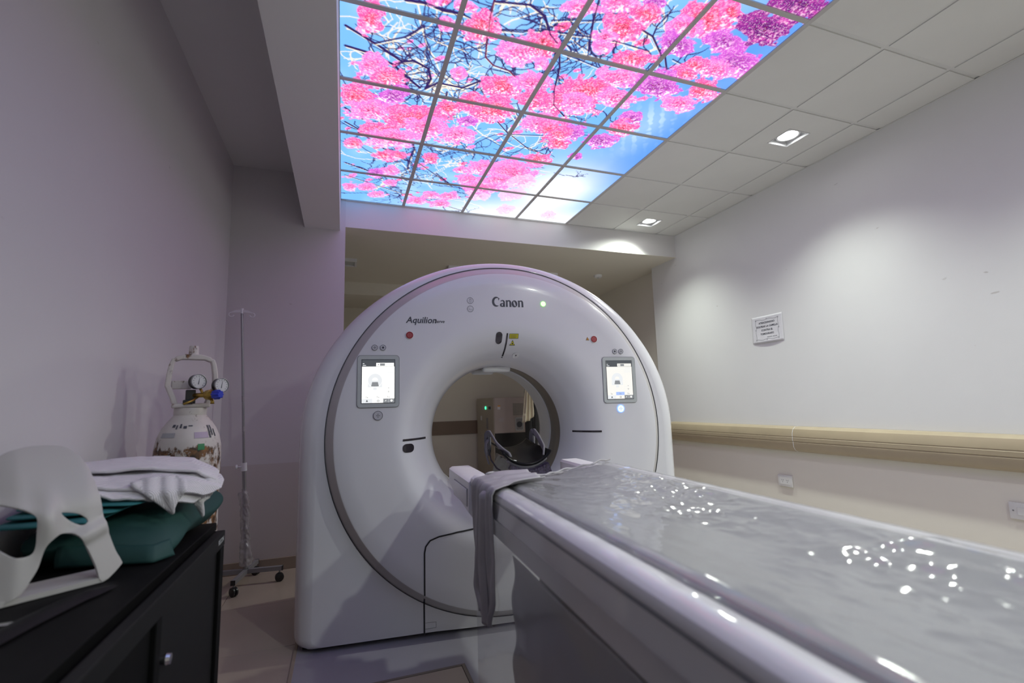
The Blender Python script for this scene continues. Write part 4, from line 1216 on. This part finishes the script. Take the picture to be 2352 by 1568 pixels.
# ------------------------------------------------------------------ pile of linen
pil = thing('green_pillow', 'dark green fabric pillow lying on the far end of the black cabinet', 'pillow', (0, 0, .749))
def pillow(u, v):
    a = 2 * PI * u; ph = PI * (v - .5)
    ca, sa = math.cos(a), math.sin(a)
    sq = lambda t, e: math.copysign(abs(t) ** e, t)
    cx, cy = sq(ca, .42), sq(sa, .42)
    c = math.cos(ph); c = c ** .35 if c > 0 else 0
    x, y = cx * c, cy * c
    corner = (abs(x * y)) ** 3
    z = .058 + .062 * sq(math.sin(ph), 1.0) * (1 - .55 * max(abs(x), abs(y)) ** 6)
    wx = -.625 + .185 * x * (1 + .06 * corner); wy = 1.89 + .255 * y * (1 + .05 * corner)
    z += .006 * (fbm(wx * 14, wy * 10, 3) - .45)
    if wy > 2.0: z += (wy - 2.0) * .25
    if x > 0: wx += .05 * x * max(0, (wy - 1.9) / .25)
    near = max(0, 1 - math.hypot(wx + .45, wy - 1.64) / .14)
    z -= .05 * near
    return (wx, wy, max(z, .002))
grid('cushion', pillow, 72, 34, 'green', pil, closed_u=True)
def flap(u, v):   # loose hem of the pillow case at the near corner
    p = np.array([[(-.70, 1.635, .062), (-.60, 1.63, .055), (-.485, 1.625, .045), (-.455, 1.66, .05)], [(-.70, 1.63, .010), (-.60, 1.615, .008), (-.475, 1.60, .004), (-.44, 1.65, .006)]])
    q = u * 3; i = min(2, int(q)); f = q - i
    a = p[0][i] * (1 - f) + p[0][i + 1] * f; b = p[1][i] * (1 - f) + p[1][i + 1] * f
    r = a * (1 - v) + b * v
    return (r[0], r[1] - .006 * math.sin(v * 3), max(.001, r[2]))
grid('hem', flap, 22, 8, 'green', pil, thick=.003)
for k, (x0, x1, y0, y1, z, hh_) in enumerate(((-.818, -.60, 1.56, 1.90, .873, .013), (-.815, -.57, 1.60, 1.95, .8900, .011), (-.812, -.53, 1.63, 1.98, .905, .010))):
    t = thing('folded_sheet', ('lowest of the teal folded sheets on the green pillow', 'middle one of the teal folded sheets on the green pillow', 'topmost teal folded sheet right under the white blanket')[k], 'sheet', (0, 0, 0), 0, 'teal sheets on the pillow')
    def fold(u, v, x0=x0, x1=x1, y0=y0, y1=y1, z=z, h_=hh_, k=k):
        a = 2 * PI * u; ph = PI * (v - .5)
        sq = lambda t, e: math.copysign(abs(t) ** e, t)
        c = max(0, math.cos(ph)) ** .25
        x = (x0 + x1) / 2 + (x1 - x0) / 2 * sq(math.cos(a), .3) * c; y = (y0 + y1) / 2 + (y1 - y0) / 2 * sq(math.sin(a), .3) * c
        zz = z + h_ / 2 + h_ / 2 * sq(math.sin(ph), .8) + .003 * (fbm(x * 16, y * 13, 2) - .4)
        zz -= .20 * max(0, x + .64) * .4
        return (x, y, zz)
    grid('cloth', fold, 60, 18, 'teal', t, closed_u=True)
bl = thing('white_blanket', 'crumpled white waffle knit blanket on top of the linen pile', 'blanket', (0, 0, 0))
def layer(name, rows, th, seed, amp=.006, lift=0):
    R = np.array(rows, float)
    def f(u, v):
        nr, nc = R.shape[:2]
        a = v * (nr - 1); b = u * (nc - 1)
        i, j = min(nr - 2, int(a)), min(nc - 2, int(b)); fa, fb = a - i, b - j
        sm = lambda t: t * t * (3 - 2 * t)
        fa_, fb_ = sm(fa) * .5 + fa * .5, sm(fb) * .5 + fb * .5
        p = (R[i, j] * (1 - fb_) + R[i, j + 1] * fb_) * (1 - fa_) + (R[i + 1, j] * (1 - fb_) + R[i + 1, j + 1] * fb_) * fa_
        return (p[0], p[1], p[2] + .006 + amp * (fbm(u * 7 + seed, v * 6 + seed, 3) - .42) * 2 + lift)
    return grid(name, f, 56, 44, 'knit', bl, thick=th)
layer('upper_layer', [[(-.80, 2.04, .975), (-.71, 2.04, .985), (-.61, 2.04, .99), (-.50, 2.03, .98), (-.45, 2.0, .955)],
                      [(-.79, 1.95, .992), (-.70, 1.95, .998), (-.60, 1.95, 1.0), (-.49, 1.94, .985), (-.41, 1.92, .955)],
                      [(-.77, 1.84, .994), (-.68, 1.85, .992), (-.58, 1.86, .99), (-.46, 1.86, .978), (-.385, 1.86, .945)],
                      [(-.75, 1.75, .990), (-.66, 1.77, .980), (-.55, 1.79, .978), (-.43, 1.80, .958), (-.385, 1.82, .925)]], .008, 1)
layer('middle_layer', [[(-.80, 2.02, .955), (-.70, 2.02, .965), (-.59, 2.02, .968), (-.47, 2.0, .955), (-.41, 1.97, .93)],
                       [(-.77, 1.86, .972), (-.67, 1.86, .970), (-.56, 1.86, .968), (-.44, 1.86, .95), (-.37, 1.86, .92)],
                       [(-.73, 1.73, .976), (-.64, 1.73, .955), (-.54, 1.74, .955), (-.44, 1.76, .935), (-.365, 1.80, .905)],
                       [(-.70, 1.66, .966), (-.62, 1.67, .938), (-.53, 1.69, .93), (-.45, 1.72, .91), (-.40, 1.76, .89)]], .008, 4)
layer('lower_layer', [[(-.80, 2.0, .935), (-.70, 2.0, .942), (-.58, 2.0, .942), (-.46, 1.98, .93), (-.42, 1.95, .91)],
                      [(-.76, 1.84, .95), (-.66, 1.84, .948), (-.55, 1.84, .945), (-.46, 1.84, .93), (-.40, 1.85, .90)],
                      [(-.71, 1.70, .955), (-.62, 1.69, .935), (-.54, 1.70, .925), (-.47, 1.73, .91), (-.41, 1.78, .885)],
                      [(-.675, 1.645, .948), (-.60, 1.65, .915), (-.535, 1.665, .905), (-.475, 1.70, .89), (-.43, 1.74, .87)]], .007, 8)
for nm, L, y0, bend in (('hanging_corner', [(-0.565, 0.958), (-0.505, 0.968), (-0.446, 0.953), (-0.432, 0.93), (-0.444, 0.906), (-0.452, 0.894), (-0.459, 0.861), (-0.478, 0.874), (-0.501, 0.901), (-0.530, 0.925), (-0.556, 0.944)], 1.685, .3),
                       ('hanging_corner', [(-0.471, 0.952), (-0.412, 0.955), (-0.368, 0.92), (-0.385, 0.898), (-0.399, 0.879), (-0.41, 0.87), (-0.407, 0.853), (-0.41, 0.824), (-0.425, 0.85), (-0.438, 0.873), (-0.447, 0.892), (-0.463, 0.917)], 1.775, .5)):
    vs, fs = fill([smooth_loop(L, 4)], .008)
    o = mesh(nm, [(x, y0 + bend * (x + .46) + 1.2 * max(0, z - .925) + .006 * math.sin(x * 160 + z * 60), z) for x, z in vs], fs, 'knit', bl, True)
    md = o.modifiers.new('thickness', 'SOLIDIFY'); md.thickness = .007; md.offset = 0

# ================================================================== OXYGEN CYLINDER
cyl = thing('oxygen_cylinder', 'rusty cream gas cylinder with valve guard and two pressure gauges behind the cabinet', 'gas cylinder', (-.597, 2.33, 0), math.radians(18))
B().lathe([(.10, .001), (.116, .02), (.117, .05), (.117, .985), (.115, 1.02), (.108, 1.055), (.095, 1.088), (.078, 1.115), (.062, 1.135), (.057, 1.142)], 48).obj('body', 'rusty', cyl, True, 50)
B().lathe([(.057, 1.141), (.058, 1.145), (.058, 1.168), (.055, 1.172), (.03, 1.172)], 40).obj('neck_ring', 'rusty', cyl, True, 40)
# guard: two arms, bridge, socket
gd = B()
gd.box(-.066, .066, -.045, .045, 1.172, 1.190, .006)
gd.obj('guard_base', 'rusty', cyl)
for s in (-1, 1):
    b = B()
    sec = [(.056, 1.188, .020, .062), (.064, 1.215, .020, .055), (.083, 1.262, .020, .05), (.080, 1.31, .019, .048), (.074, 1.352, .018, .046), (.066, 1.376, .017, .044)]
    rings = []
    for x, z, w, d in sec:
        rings.append([b.bm.verts.new((s * x + sx * w / 2, sy * d / 2, z)) for sx, sy in ((-1, -1), (1, -1), (1, 1), (-1, 1))])
    for r1, r2 in zip(rings, rings[1:]):
        for i in range(4): b.bm.faces.new((r1[i], r1[(i + 1) % 4], r2[(i + 1) % 4], r2[i]))
    b.bm.faces.new(rings[0]); b.bm.faces.new(rings[-1])
    o = b.obj('guard_arm', 'rusty', cyl); md = o.modifiers.new('round', 'BEVEL'); md.width = .005; md.segments = 3
o = B().prism([(-.075, 1.366), (-.06, 1.384), (-.03, 1.394), (.03, 1.394), (.06, 1.384), (.075, 1.366), (.058, 1.364), (.04, 1.372), (-.04, 1.372), (-.058, 1.364)], -.022, .022).obj('guard_bridge', 'rusty', cyl)
md = o.modifiers.new('round', 'BEVEL'); md.width = .004; md.segments = 2
B().lathe([(.019, 1.388), (.0185, 1.39), (.0175, 1.428), (.016, 1.431), (.001, 1.431)], 24).obj('guard_socket', 'rusty', cyl, True, 40)
B().box(-.07, -.0, .010, .024, 1.250, 1.285, .003).obj('guard_strut', 'rusty', cyl)
reg = B().box(-.022, .012, -.045, -.008, 1.188, 1.245, .003).obj('valve_block', 'black', cyl)
B().box(-.030, .004, -.05, -.012, 1.186, 1.204, .003).obj('valve_collar', 'black', reg)
def at_dir(loc, d):
    return Matrix.Translation(loc) @ Vector(d).normalized().to_track_quat('Z', 'Y').to_matrix().to_4x4()
pp = B().tube([(.0, -.03, 1.222), (.03, -.065, 1.222), (.055, -.09, 1.222)], .0095, 12).obj('regulator_pipe', 'brass', cyl, True)
RB = (.055, -.09, 1.222)
rd_ = Vector((.62, -.78, 0)).normalized()
B().lathe([(.01, -.012), (.019, -.012), (.021, -.004), (.021, .008), (.017, .012), (.011, .024)], 20, at_dir(RB, rd_)).obj('regulator_body', 'brass', cyl, True, 40)
kn = []
bmk = B()
ring0 = []
for k in range(32):
    r = .0175 + .0022 * math.cos(8 * 2 * PI * k / 32); kn.append((r, 2 * PI * k / 32))
mk = at_dir(Vector(RB) + rd_ * .026, rd_)
lo = [bmk.bm.verts.new(mk @ Vector((r * math.cos(a), r * math.sin(a), 0))) for r, a in kn]
mi = [bmk.bm.verts.new(mk @ Vector((r * math.cos(a), r * math.sin(a), .026))) for r, a in kn]
hi = [bmk.bm.verts.new(mk @ Vector((.75 * r * math.cos(a), .75 * r * math.sin(a), .032))) for r, a in kn]
for r1, r2 in ((lo, mi), (mi, hi)):
    for i in range(32): bmk.bm.faces.new((r1[i], r1[(i + 1) % 32], r2[(i + 1) % 32], r2[i]))
bmk.bm.faces.new(lo); bmk.bm.faces.new(hi)
bmk.obj('blue_knob', 'blue', cyl, True, 30)
B().tube([(.02, -.05, 1.215), (.0, -.075, 1.20), (-.03, -.09, 1.186)], .0045, 8).obj('outlet_tube', 'brass', cyl, True)
B().tube([(.06, -.092, 1.21), (.066, -.10, 1.196), (.066, -.10, 1.185)], [.007, .006, .008], 10).obj('outlet_tube', 'brass', cyl, True)
def gauge(loc, d, stem):
    mg = at_dir(loc, d)
    g = B().lathe([(.001, -.024), (.026, -.024), (.030, -.020), (.030, .003), (.0285, .005), (.0275, .003)], 32, mg, cap=False).obj('gauge', 'black', cyl, True, 35)
    B().lathe([(.001, .0022), (.0278, .002)], 32, mg, cap=False).obj('dial', 'dial', g)
    B().lathe([(.0278, .004), (.0302, .0055), (.0308, .002), (.0302, -.002)], 32, mg, cap=False).obj('bezel', 'steel', g, True)
    V, F = [], []
    for k in range(11):
        a = math.radians(225 - 27 * k)
        for r_a, r_b, w in ((.0195, .0235, .0009),):
            b0 = len(V)
            ca, sa = math.cos(a), math.sin(a)
            for rr, ww in ((r_a, -w), (r_a, w), (r_b, w), (r_b, -w)):
                V.append(mg @ Vector((rr * ca - ww * sa, rr * sa + ww * ca, .0028)))
            F.append((b0, b0 + 1, b0 + 2, b0 + 3))
    mesh('scale', V, F, 'ink', g)
    a = math.radians(80); ca, sa = math.cos(a), math.sin(a)
    mesh('needle', [mg @ Vector((x * ca - y * sa, x * sa + y * ca, .0032)) for x, y in ((-.012, -.0016), (-.012, .0016), (.017, .0005), (.017, -.0005))], [(0, 1, 2, 3)], 'ink', g)
    B().tube(stem, .005, 8).obj('stem', 'brass', g, True)
gauge((.018, -.062, 1.278), (.42, -.9, .05), [(.02, -.05, 1.262), (.03, -.06, 1.24), (.035, -.07, 1.225)])
gauge((.098, -.075, 1.262), (.45, -.88, .05), [(.09, -.06, 1.25), (.07, -.08, 1.235), (.058, -.088, 1.226)])
# labels wrapped on the shell
def wrap(name, a0, a1, z0, z1, m, parent, r=None, n=8):
    def f(u, v):
        a = math.radians(a0 + (a1 - a0) * u); z = z0 + (z1 - z0) * v
        pr = [(.117, .0), (.117, .985), (.115, 1.02), (.108, 1.055), (.095, 1.088), (.078, 1.115), (.062, 1.135)]
        rr = float(np.interp(z, [p[1] for p in pr], [p[0] for p in pr])) + (.0012 if r is None else r)
        return (rr * math.cos(a), rr * math.sin(a), z)
    return grid(name, f, n, 8, m, parent)
lab = wrap('paper_label', 196, 238, .86, .99, 'paper', cyl)
for q in range(9):
    wrap('print_line', 204 + 3 * (q % 2), 234 - 5 * (q % 3), .975 - q * .0135, .979 - q * .0135, 'ink', lab, .002)
wrap('print_block', 197, 202, .955, .985, 'red', lab, .002); wrap('print_block', 197, 202, .885, .90, 'blue', lab, .002)
M['sticker_green'] = mat('green_sticker', (.03, .22, .08, 1), .5)
wrap('green_sticker', 282, 294, 1.004, 1.028, 'sticker_green', cyl)
M['tape_g'] = mat('grey_tape', (.36, .36, .37, 1), .5); M['tape_p'] = mat('purple_tape', (.42, .34, .44, 1), .5)
wrap('tape_patch', 208, 240, 1.056, 1.074, 'tape_g', cyl); wrap('tape_patch', 276, 304, 1.05, 1.074, 'tape_p', cyl)
for a, z0, z1, w in ((306, 1.05, 1.10, 4), (313, 1.06, 1.10, 3), (320, 1.055, 1.085, 3), (228, 1.095, 1.106, 7), (238, 1.088, 1.104, 3), (246, 1.092, 1.108, 4), (254, 1.09, 1.10, 7), (264, 1.098, 1.102, 9)):
    wrap('marker_writing', a, a + w, z0, z1, 'ink', cyl, .0018, 4)

# ================================================================== IV STAND
iv = thing('iv_stand', 'leaning metal drip stand on four castors with plastic wrapped around its pole', 'drip stand', (-.595, 3.79, 0))
lean = lambda z: -.052 * z
B().tube([(lean(.08), 0, .08), (lean(.80), 0, .80)], .0125, 16).obj('lower_pole', 'steel', iv, True, 40)
B().tube([(lean(.78), 0, .78), (lean(1.86), 0, 1.86)], .0085, 16).obj('upper_pole', 'steel', iv, True, 40)
for z in (1.03, 1.24):
    B().tube([(lean(z - .02), 0, z - .02), (lean(z + .02), 0, z + .02)], .0093, 14).obj('tape_band', 'bag', iv, True, 40)
cl = B().tube([(lean(.745), 0, .745), (lean(.80), 0, .80)], .019, 18).obj('clamp', 'white', iv, True, 40)
B().tube([(lean(.775) - .01, -.01, .775), (lean(.775) - .04, -.015, .775)], .006, 8).obj('clamp_screw', 'white', cl, True)
B().lathe([(.001, -.006), (.014, -.006), (.017, 0), (.014, .006), (.001, .006)], 8, at_dir((lean(.775) - .043, -.015, .775), (-1, -.1, 0))).obj('clamp_knob', 'white', cl, True, 40)
hx = lean(1.865)
for s in (-1, 1):
    b = B()
    b.prism([(hx, 1.852), (hx + s * .045, 1.850), (hx + s * .066, 1.846), (hx + s * .066, 1.855), (hx + s * .04, 1.868), (hx, 1.874)], -.007, .007)
    b.obj('hook_arm', 'white', iv)
    b = B(); b.tube([(hx + s * (.066 + .016 * math.sin(t)), 0, 1.836 + .015 * math.cos(t)) for t in [PI * 1.45 * k / 12 for k in range(13)]], .0045, 8)
    b.obj('hook', 'white', iv, True)
B().tube([(hx, 0, 1.845), (hx, 0, 1.882)], .011, 12).obj('hook_hub', 'white', iv, True, 40)
def bagf(u, v):
    z = .625 - v * .50
    a = 2 * PI * u
    r = .018 + .030 * abs(fbm(2.2 * math.cos(a) + 3, z * 26 + 1.6 * math.sin(a), 3) - .38) * 1.6 + .010 * float(ss(.6, 1, v)) + .008 * fbm(3 * math.sin(a) + 9, z * 60, 2)
    if v < .04: r = .015
    return (lean(z) + r * math.cos(a), r * math.sin(a), z)
grid('plastic_wrap', bagf, 36, 90, 'bag', iv, closed_u=True)
wrp = thing
for k, (dx, dy) in enumerate(((-.035, -.222), (.224, -.028), (.035, .200), (-.224, .028))):
    a = math.atan2(dy, dx); L = math.hypot(dx, dy)
    mtx = Matrix.Rotation(a, 4, 'Z')
    b = B().box(.0, L, -.0125, .0125, .072, .100, .001, 1)
    bmesh.ops.transform(b.bm, matrix=mtx, verts=b.bm.verts)
    lg = b.obj('leg', 'steel_leg', iv)
    b = B().box(L, L + .006, -.0135, .0135, .071, .101, .001, 1); bmesh.ops.transform(b.bm, matrix=mtx, verts=b.bm.verts)
    b.obj('end_cap', 'black', lg)
    cx, cy = dx * .93, dy * .93
    B().tube([(cx, cy, .072), (cx, cy, .05)], .006, 10).obj('castor_stem', 'steel', lg, True)
    wa = a + (.9, .3, 1.2, .5)[k]
    d = Vector((-math.sin(wa), math.cos(wa), 0))
    for s in (-1, 1):
        B().lathe([(.004, -.008), (.022, -.008), (.0275, -.005), (.0275, .005), (.022, .008), (.004, .008)], 24, at_dir(Vector((cx, cy, .0275)) + d * s * .0095, d)).obj('wheel', 'black', lg, True, 40)
    B().box(cx - .014, cx + .014, cy - .014, cy + .014, .036, .056, .006, 2).obj('castor_hood', 'black', lg, True, 40)

# ================================================================== RIGHT WALL
hr = thing('wall_handrail', 'long beige grooved handrail fixed along the white right wall', 'handrail', (XR, 0, 0))
prof = [(-.002, .725), (-.03, .728), (-.055, .742), (-.068, .765), (-.072, .800), (-.0685, .803), (-.0685, .807), (-.073, .810), (-.074, .835), (-.0705, .838), (-.0705, .842), (-.073, .845), (-.070, .872), (-.058, .900), (-.036, .916), (-.002, .920)]
for y0, y1 in ((2.78, 4.255), (.2, 2.776), (-2.19, .196)):
    B().prism(prof, y0, y1, 'y').obj('rail_length', 'rail', hr, True, 25)
capb = B()
rings = []
for y, k in ((4.256, 1), (4.275, .97), (4.288, .88), (4.295, .7)):
    rings.append([capb.bm.verts.new((a * k - .002 * (1 - k), y, .8225 + (z - .8225) * (1 - (1 - k) * .6))) for a, z in prof])
for r1, r2 in zip(rings, rings[1:]):
    for i in range(len(prof)): capb.bm.faces.new((r1[i], r1[(i + 1) % len(prof)], r2[(i + 1) % len(prof)], r2[i]))
capb.bm.faces.new(rings[0]); capb.bm.faces.new(rings[-1])
capb.obj('end_cap', 'rail', hr, True, 40)
for y in (2.778, 4.2555):
    B().prism([(a * 1.012 - .0004, .8225 + (z - .8225) * 1.006) for a, z in prof], y - .0015, y + .0015, 'y').obj('joint', 'white', hr)

def wall_plate(name, label, cat, y0, y1, z0, z1, th=.010):
    t = thing(name, label, cat, (XR, 0, 0))
    B().box(-th, -.0005, y0, y1, z0, z1, .002, 2).obj('plate', 'outlet', t, True, 40)
    return t
ot = wall_plate('power_outlet', 'white double power outlet on the cream wall below the handrail', 'outlet', 2.872, 2.998, .445, .533, .014)
B().box(-.0155, -.0135, 2.89, 2.98, .462, .518, .0008, 1).obj('insert', 'outlet', ot)
for yc in (2.955, 2.913):
    for dy, dz, a in ((.007, .004, -30), (-.007, .004, 30), (0, -.010, 0)):
        c, s = math.cos(math.radians(a)), math.sin(math.radians(a))
        L = [(-.0014, -.0045), (.0014, -.0045), (.0014, .0045), (-.0014, .0045)]
        mesh('slot', [(-.0160, yc + dy + p * c - q * s, .490 + dz + p * s + q * c) for p, q in L], [(0, 1, 2, 3)], 'ink', ot)
sw = wall_plate('switch_plate', 'white wall plate with one switch at the right edge of the picture', 'switch', 1.42, 1.578, .485, .570, .012)
B().box(-.0145, -.0115, 1.455, 1.545, .508, .547, .001, 1).obj('rocker', 'outlet', sw)
for y in (1.562, 1.436):
    B().lathe([(.001, 0), (.004, 0), (.004, .001), (.001, .0012)], 12, at_dir((-.0121, y, .528), (-1, 0, 0))).obj('screw', 'steel', sw)

ntc = thing('wall_notice', 'white printed paper notice taped to the right wall above the handrail', 'notice', (XR, 0, 0))
def paperf(u, v):
    y = 3.125 - .305 * u - .004 * v; z = 1.600 + .225 * v
    return (-.003 - .010 * math.sin(PI * u) * (1 - v) ** 3 - .002 * fbm(u * 5, v * 5, 2), y, z)
pf = paperf
pp_ = grid('paper', paperf, 24, 16, 'paper', ntc, thick=.0006)
def note(s, size, v, uc=.5, m='ink', **kw):
    vs, fs = text_mesh(s, size, **kw)
    V = []
    for a, b, _ in vs:
        uu = uc + a / .305; vv = v + b / .225
        p = pf(uu, vv); V.append((p[0] - .0012, p[1], p[2]))
    mesh('lettering', V, fs, m, ntc)
note('ATENCION!!!NO', .021, .74, offset=.0006)
note('GOLPEAR LA CAMILLA', .021, .60, offset=.0006)
note('CONTRA EL', .021, .46, offset=.0006)
note('TOMOGRAFO', .021, .32, offset=.0006)
for q in range(7):
    a0, a1 = .50 + q * .045, .50 + q * .045 + (.038 if q != 3 else .02)
    mesh('signature_line', [(pf(a, b)[0] - .0012, pf(a, b)[1], pf(a, b)[2]) for a, b in ((a0, .18), (a1, .18), (a1, .205), (a0, .205))], [(0, 1, 2, 3)], 'ink_pale', ntc)
def bord(us, vs_, m='ink_pale', w=.0012):
    V, F = [], []
    P = [pf(a, b) for a, b in zip(us, vs_)]
    for i, p in enumerate(P):
        q0, q1 = P[max(0, i - 1)], P[min(len(P) - 1, i + 1)]
        ty, tz = q1[1] - q0[1], q1[2] - q0[2]; L = math.hypot(ty, tz) or 1
        V += [(p[0] - .0012, p[1] - tz / L * w, p[2] + ty / L * w), (p[0] - .0012, p[1] + tz / L * w, p[2] - ty / L * w)]
        if i: F.append((2 * i - 2, 2 * i - 1, 2 * i + 1, 2 * i))
    mesh('border', V, F, m, ntc)
q = np.linspace(0, 1, 40)
bord(.14 + .72 * q, .86 + .018 * np.sin(q * 13)); bord(.14 + .72 * q, .115 + .018 * np.sin(q * 13 + 1))
bord(.14 + .012 * np.sin(q * 13), .115 + .745 * q); bord(.86 + .012 * np.sin(q * 13), .115 + .745 * q)
for a, b in ((.14, .86), (.86, .86), (.14, .115), (.86, .115), (.5, .88), (.5, .10), (.13, .5), (.87, .5)):
    t_ = np.linspace(0, 2 * PI, 16); bord(a + .016 * np.cos(t_), b + .021 * np.sin(t_), w=.001)

# ================================================================== BEHIND THE SCANNER
ec = thing('electrical_cabinet', 'beige metal equipment cabinet with a green light behind the scanner', 'cabinet', (0, 0, 0))
EX0, EX1, EY0, EY1 = 1.99, 2.78, 6.42, 7.30
box('body', EX0, EX1, EY0, EY1, .10, 1.25, 'ecab', ec, .006)
for x in (EX0 + .06, EX1 - .06):
    for y in (EY0 + .06, EY1 - .06): B().lathe([(.03, .0005), (.03, .06), (.015, .06), (.015, .10)], 16, Matrix.Translation((x, y, 0))).obj('foot', 'black', ec)
box('front_panel', EX0 + .01, EX1 - .01, EY0 - .012, EY0, .76, 1.24, 'ecab2', ec, .003)
box('lower_panel', EX0 + .01, EX1 - .01, EY0 - .014, EY0, .12, .755, 'black', ec, .003)
B().box(EX0 + .012, EX1 - .012, EY0 - .016, EY0 - .013, .752, .760).obj('panel_edge', 'ecab2', ec)
gr = box('grille', EX0 + .28, EX1 - .08, EY0 - .0145, EY0 - .0115, .985, 1.16, 'ecab', ec)
V, F = [], []
for i in range(26):
    for j in range(11):
        x = EX0 + .288 + i * .0163; z = .993 + j * .0155
        b0 = len(V); V += [(x, EY0 - .0151, z), (x + .009, EY0 - .0151, z), (x + .009, EY0 - .0151, z + .009), (x, EY0 - .0151, z + .009)]; F.append((b0, b0 + 1, b0 + 2, b0 + 3))
mesh('vent_holes', V, F, 'ink', gr)['kind'] = 'stuff'
vs, fs = fill([rrect(.125, .185, .02), rrect(.098, .155, .012)])
spk = mesh('fan_frame', [(EX0 + .375 + a, EY0 - .017, .868 + b) for a, b in vs] + [(EX0 + .375 + a, EY0 - .012, .868 + b) for a, b in vs], fs + [tuple(i + len(vs) for i in f) for f in fs], 'bezel', ec)
mesh('fan_screen', [(EX0 + .375 + a, EY0 - .0135, .868 + b) for a, b in rrect(.10, .157, .012)], [tuple(range(20))], 'steel_leg', spk)
mesh('fan', [(EX0 + .375 + a, EY0 - .0140, .863 + b) for a, b in circ(.042, 28)], [tuple(range(28))], 'ink', spk)
yl = mesh('warning_tag', [(EX0 + .075 + a, EY0 - .0130, 1.12 + b) for a, b in ((-.02, -.04), (.02, -.04), (.02, .015), (-.02, .015))], [(0, 1, 2, 3)], 'paper', ec)
mesh('tag_head', [(EX0 + .075 + a, EY0 - .0135, 1.12 + b) for a, b in ((-.02, .0), (.02, .0), (.02, .016), (-.02, .016))], [(0, 1, 2, 3)], 'orange', yl)
for r in range(4):
    mesh('printed_line', [(EX0 + .07 + a, EY0 - .0130, .955 - .013 * r + b) for a, b in ((0, 0), (.085 - .01 * (r % 2), 0), (.085 - .01 * (r % 2), .004), (0, .004))], [(0, 1, 2, 3)], 'btn', ec)
wn = box('display_recess', EX0 - .002, EX0 + .002, 6.52, 6.98, 1.075, 1.135, 'bezel', ec)
B().lathe([(.001, 0), (.022, 0), (.02, .008), (.001, .010)], 20, at_dir((EX0 - .0022, 6.80, 1.105), (-1, 0, 0))).obj('green_light', 'led_g', wn)
box('switch', EX0 - .012, EX0 - .002, 6.56, 6.64, 1.085, 1.125, 'black', wn)
box('nameplate', EX0 - .003, EX0 - .0005, 6.70, 6.78, .80, .96, 'ink_pale', ec)
box('lock', EX0 - .006, EX0 - .0005, 7.02, 7.08, .92, .985, 'paper', ec)

# coat stand with a cream apron behind the scanner
cs_ = thing('coat_stand', 'dark coat stand behind the scanner', 'coat stand', (2.30, 5.64, 0))
B().tube([(0, 0, .02), (0, 0, 1.72)], .016, 14).obj('pole', 'black', cs_, True, 40)
B().lathe([(.16, .0005), (.16, .014), (.10, .025), (.02, .03)], 32).obj('foot', 'black', cs_, True, 40)
for a in range(4):
    ca, sa = math.cos(a * PI / 2 + .4), math.sin(a * PI / 2 + .4)
    B().tube([(0, 0, 1.62), (ca * .06, sa * .06, 1.63), (ca * .10, sa * .10, 1.68)], .008, 8).obj('peg', 'black', cs_, True)
ap = thing('hanging_apron', 'pleated cream cloth hanging from the coat stand seen through the scanner bore', 'apron', (2.165, 5.50, 0))
def apf(u, v):
    z = 1.60 - .66 * v + .10 * (u - .5) * v
    w = .05 + .11 * v
    x = (u - .5) * w; y = .022 * math.sin(u * 19 + v * 1.5) - .02
    if v > .85: z += .06 * abs(u - .55) 
    return (x - .02 * v, y - .01, z)
grid('cloth', apf, 44, 30, 'cream_cloth', ap, thick=.004)
dk_ = thing('dark_garment', 'dark garment hanging behind the cream cloth beyond the scanner bore', 'garment', (2.36, 5.68, 0))
def dkf(u, v):
    a = 2 * PI * u; z = 1.58 - 1.15 * v; r = .05 + .10 * float(ss(0, .25, v)) + .01 * math.sin(a * 5)
    return (r * math.cos(a), .055 + r * .35 * math.sin(a) + .02, z)
grid('cloth', dkf, 40, 30, 'black', dk_, closed_u=True)

# fill lamp added out of view beyond the cross beam to brighten the bay
bay = thing('added_bay_lamp', 'added round ceiling lamp, out of view, brightening the bay beyond the cross beam', 'ceiling lamp', (1.3, 6.75, ALC))
B().lathe([(.16, 0), (.16, -.02), (.15, -.03), (.145, -.03)], 32, cap=False).obj('rim', 'white', bay, True, 40)
B().lathe([(.145, -.028), (.10, -.036), (.001, -.04)], 32, cap=False).obj('diffuser', emis('added_lamp_diffuser', (1, .93, .80, 1), 5.0), bay, True)

# fittings on the lower ceiling of the bay
def bay_fit(x, y, w, d, label):
    t = thing('ceiling_fitting', label, 'light fitting', (x, y, ALC), 0, 'unlit fittings on the bay ceiling')
    b = B()
    b.box(-w, w, -d, -d + .02, -.03, 0); b.box(-w, w, d - .02, d, -.03, 0); b.box(-w, -w + .02, -d + .02, d - .02, -.03, 0); b.box(w - .02, w, -d + .02, d - .02, -.03, 0)
    b.obj('frame', 'white', t)
    box('diffuser', -w + .02, w - .02, -d + .02, d - .02, -.018, -.001, 'bezel', t)
bay_fit(1.33, 5.0, .28, .10, 'unlit square ceiling fitting peeking over the top of the scanner to the left')
bay_fit(2.06, 5.0, .28, .10, 'unlit square ceiling fitting peeking over the top of the scanner to the right')
bay_fit(-.02, 5.0, .13, .10, 'unlit ceiling fitting beside the pillar edge')
sd = thing('smoke_detector', 'small round white detector on the bay ceiling', 'smoke detector', (2.855, 4.87, ALC))
B().lathe([(.05, 0), (.05, -.012), (.042, -.026), (.02, -.032), (.001, -.032)], 28).obj('housing', 'white', sd, True, 40)
B().lathe([(.0105, -.0315), (.0105, -.0345), (.001, -.035)], 14).obj('sensor', 'bezel', sd)
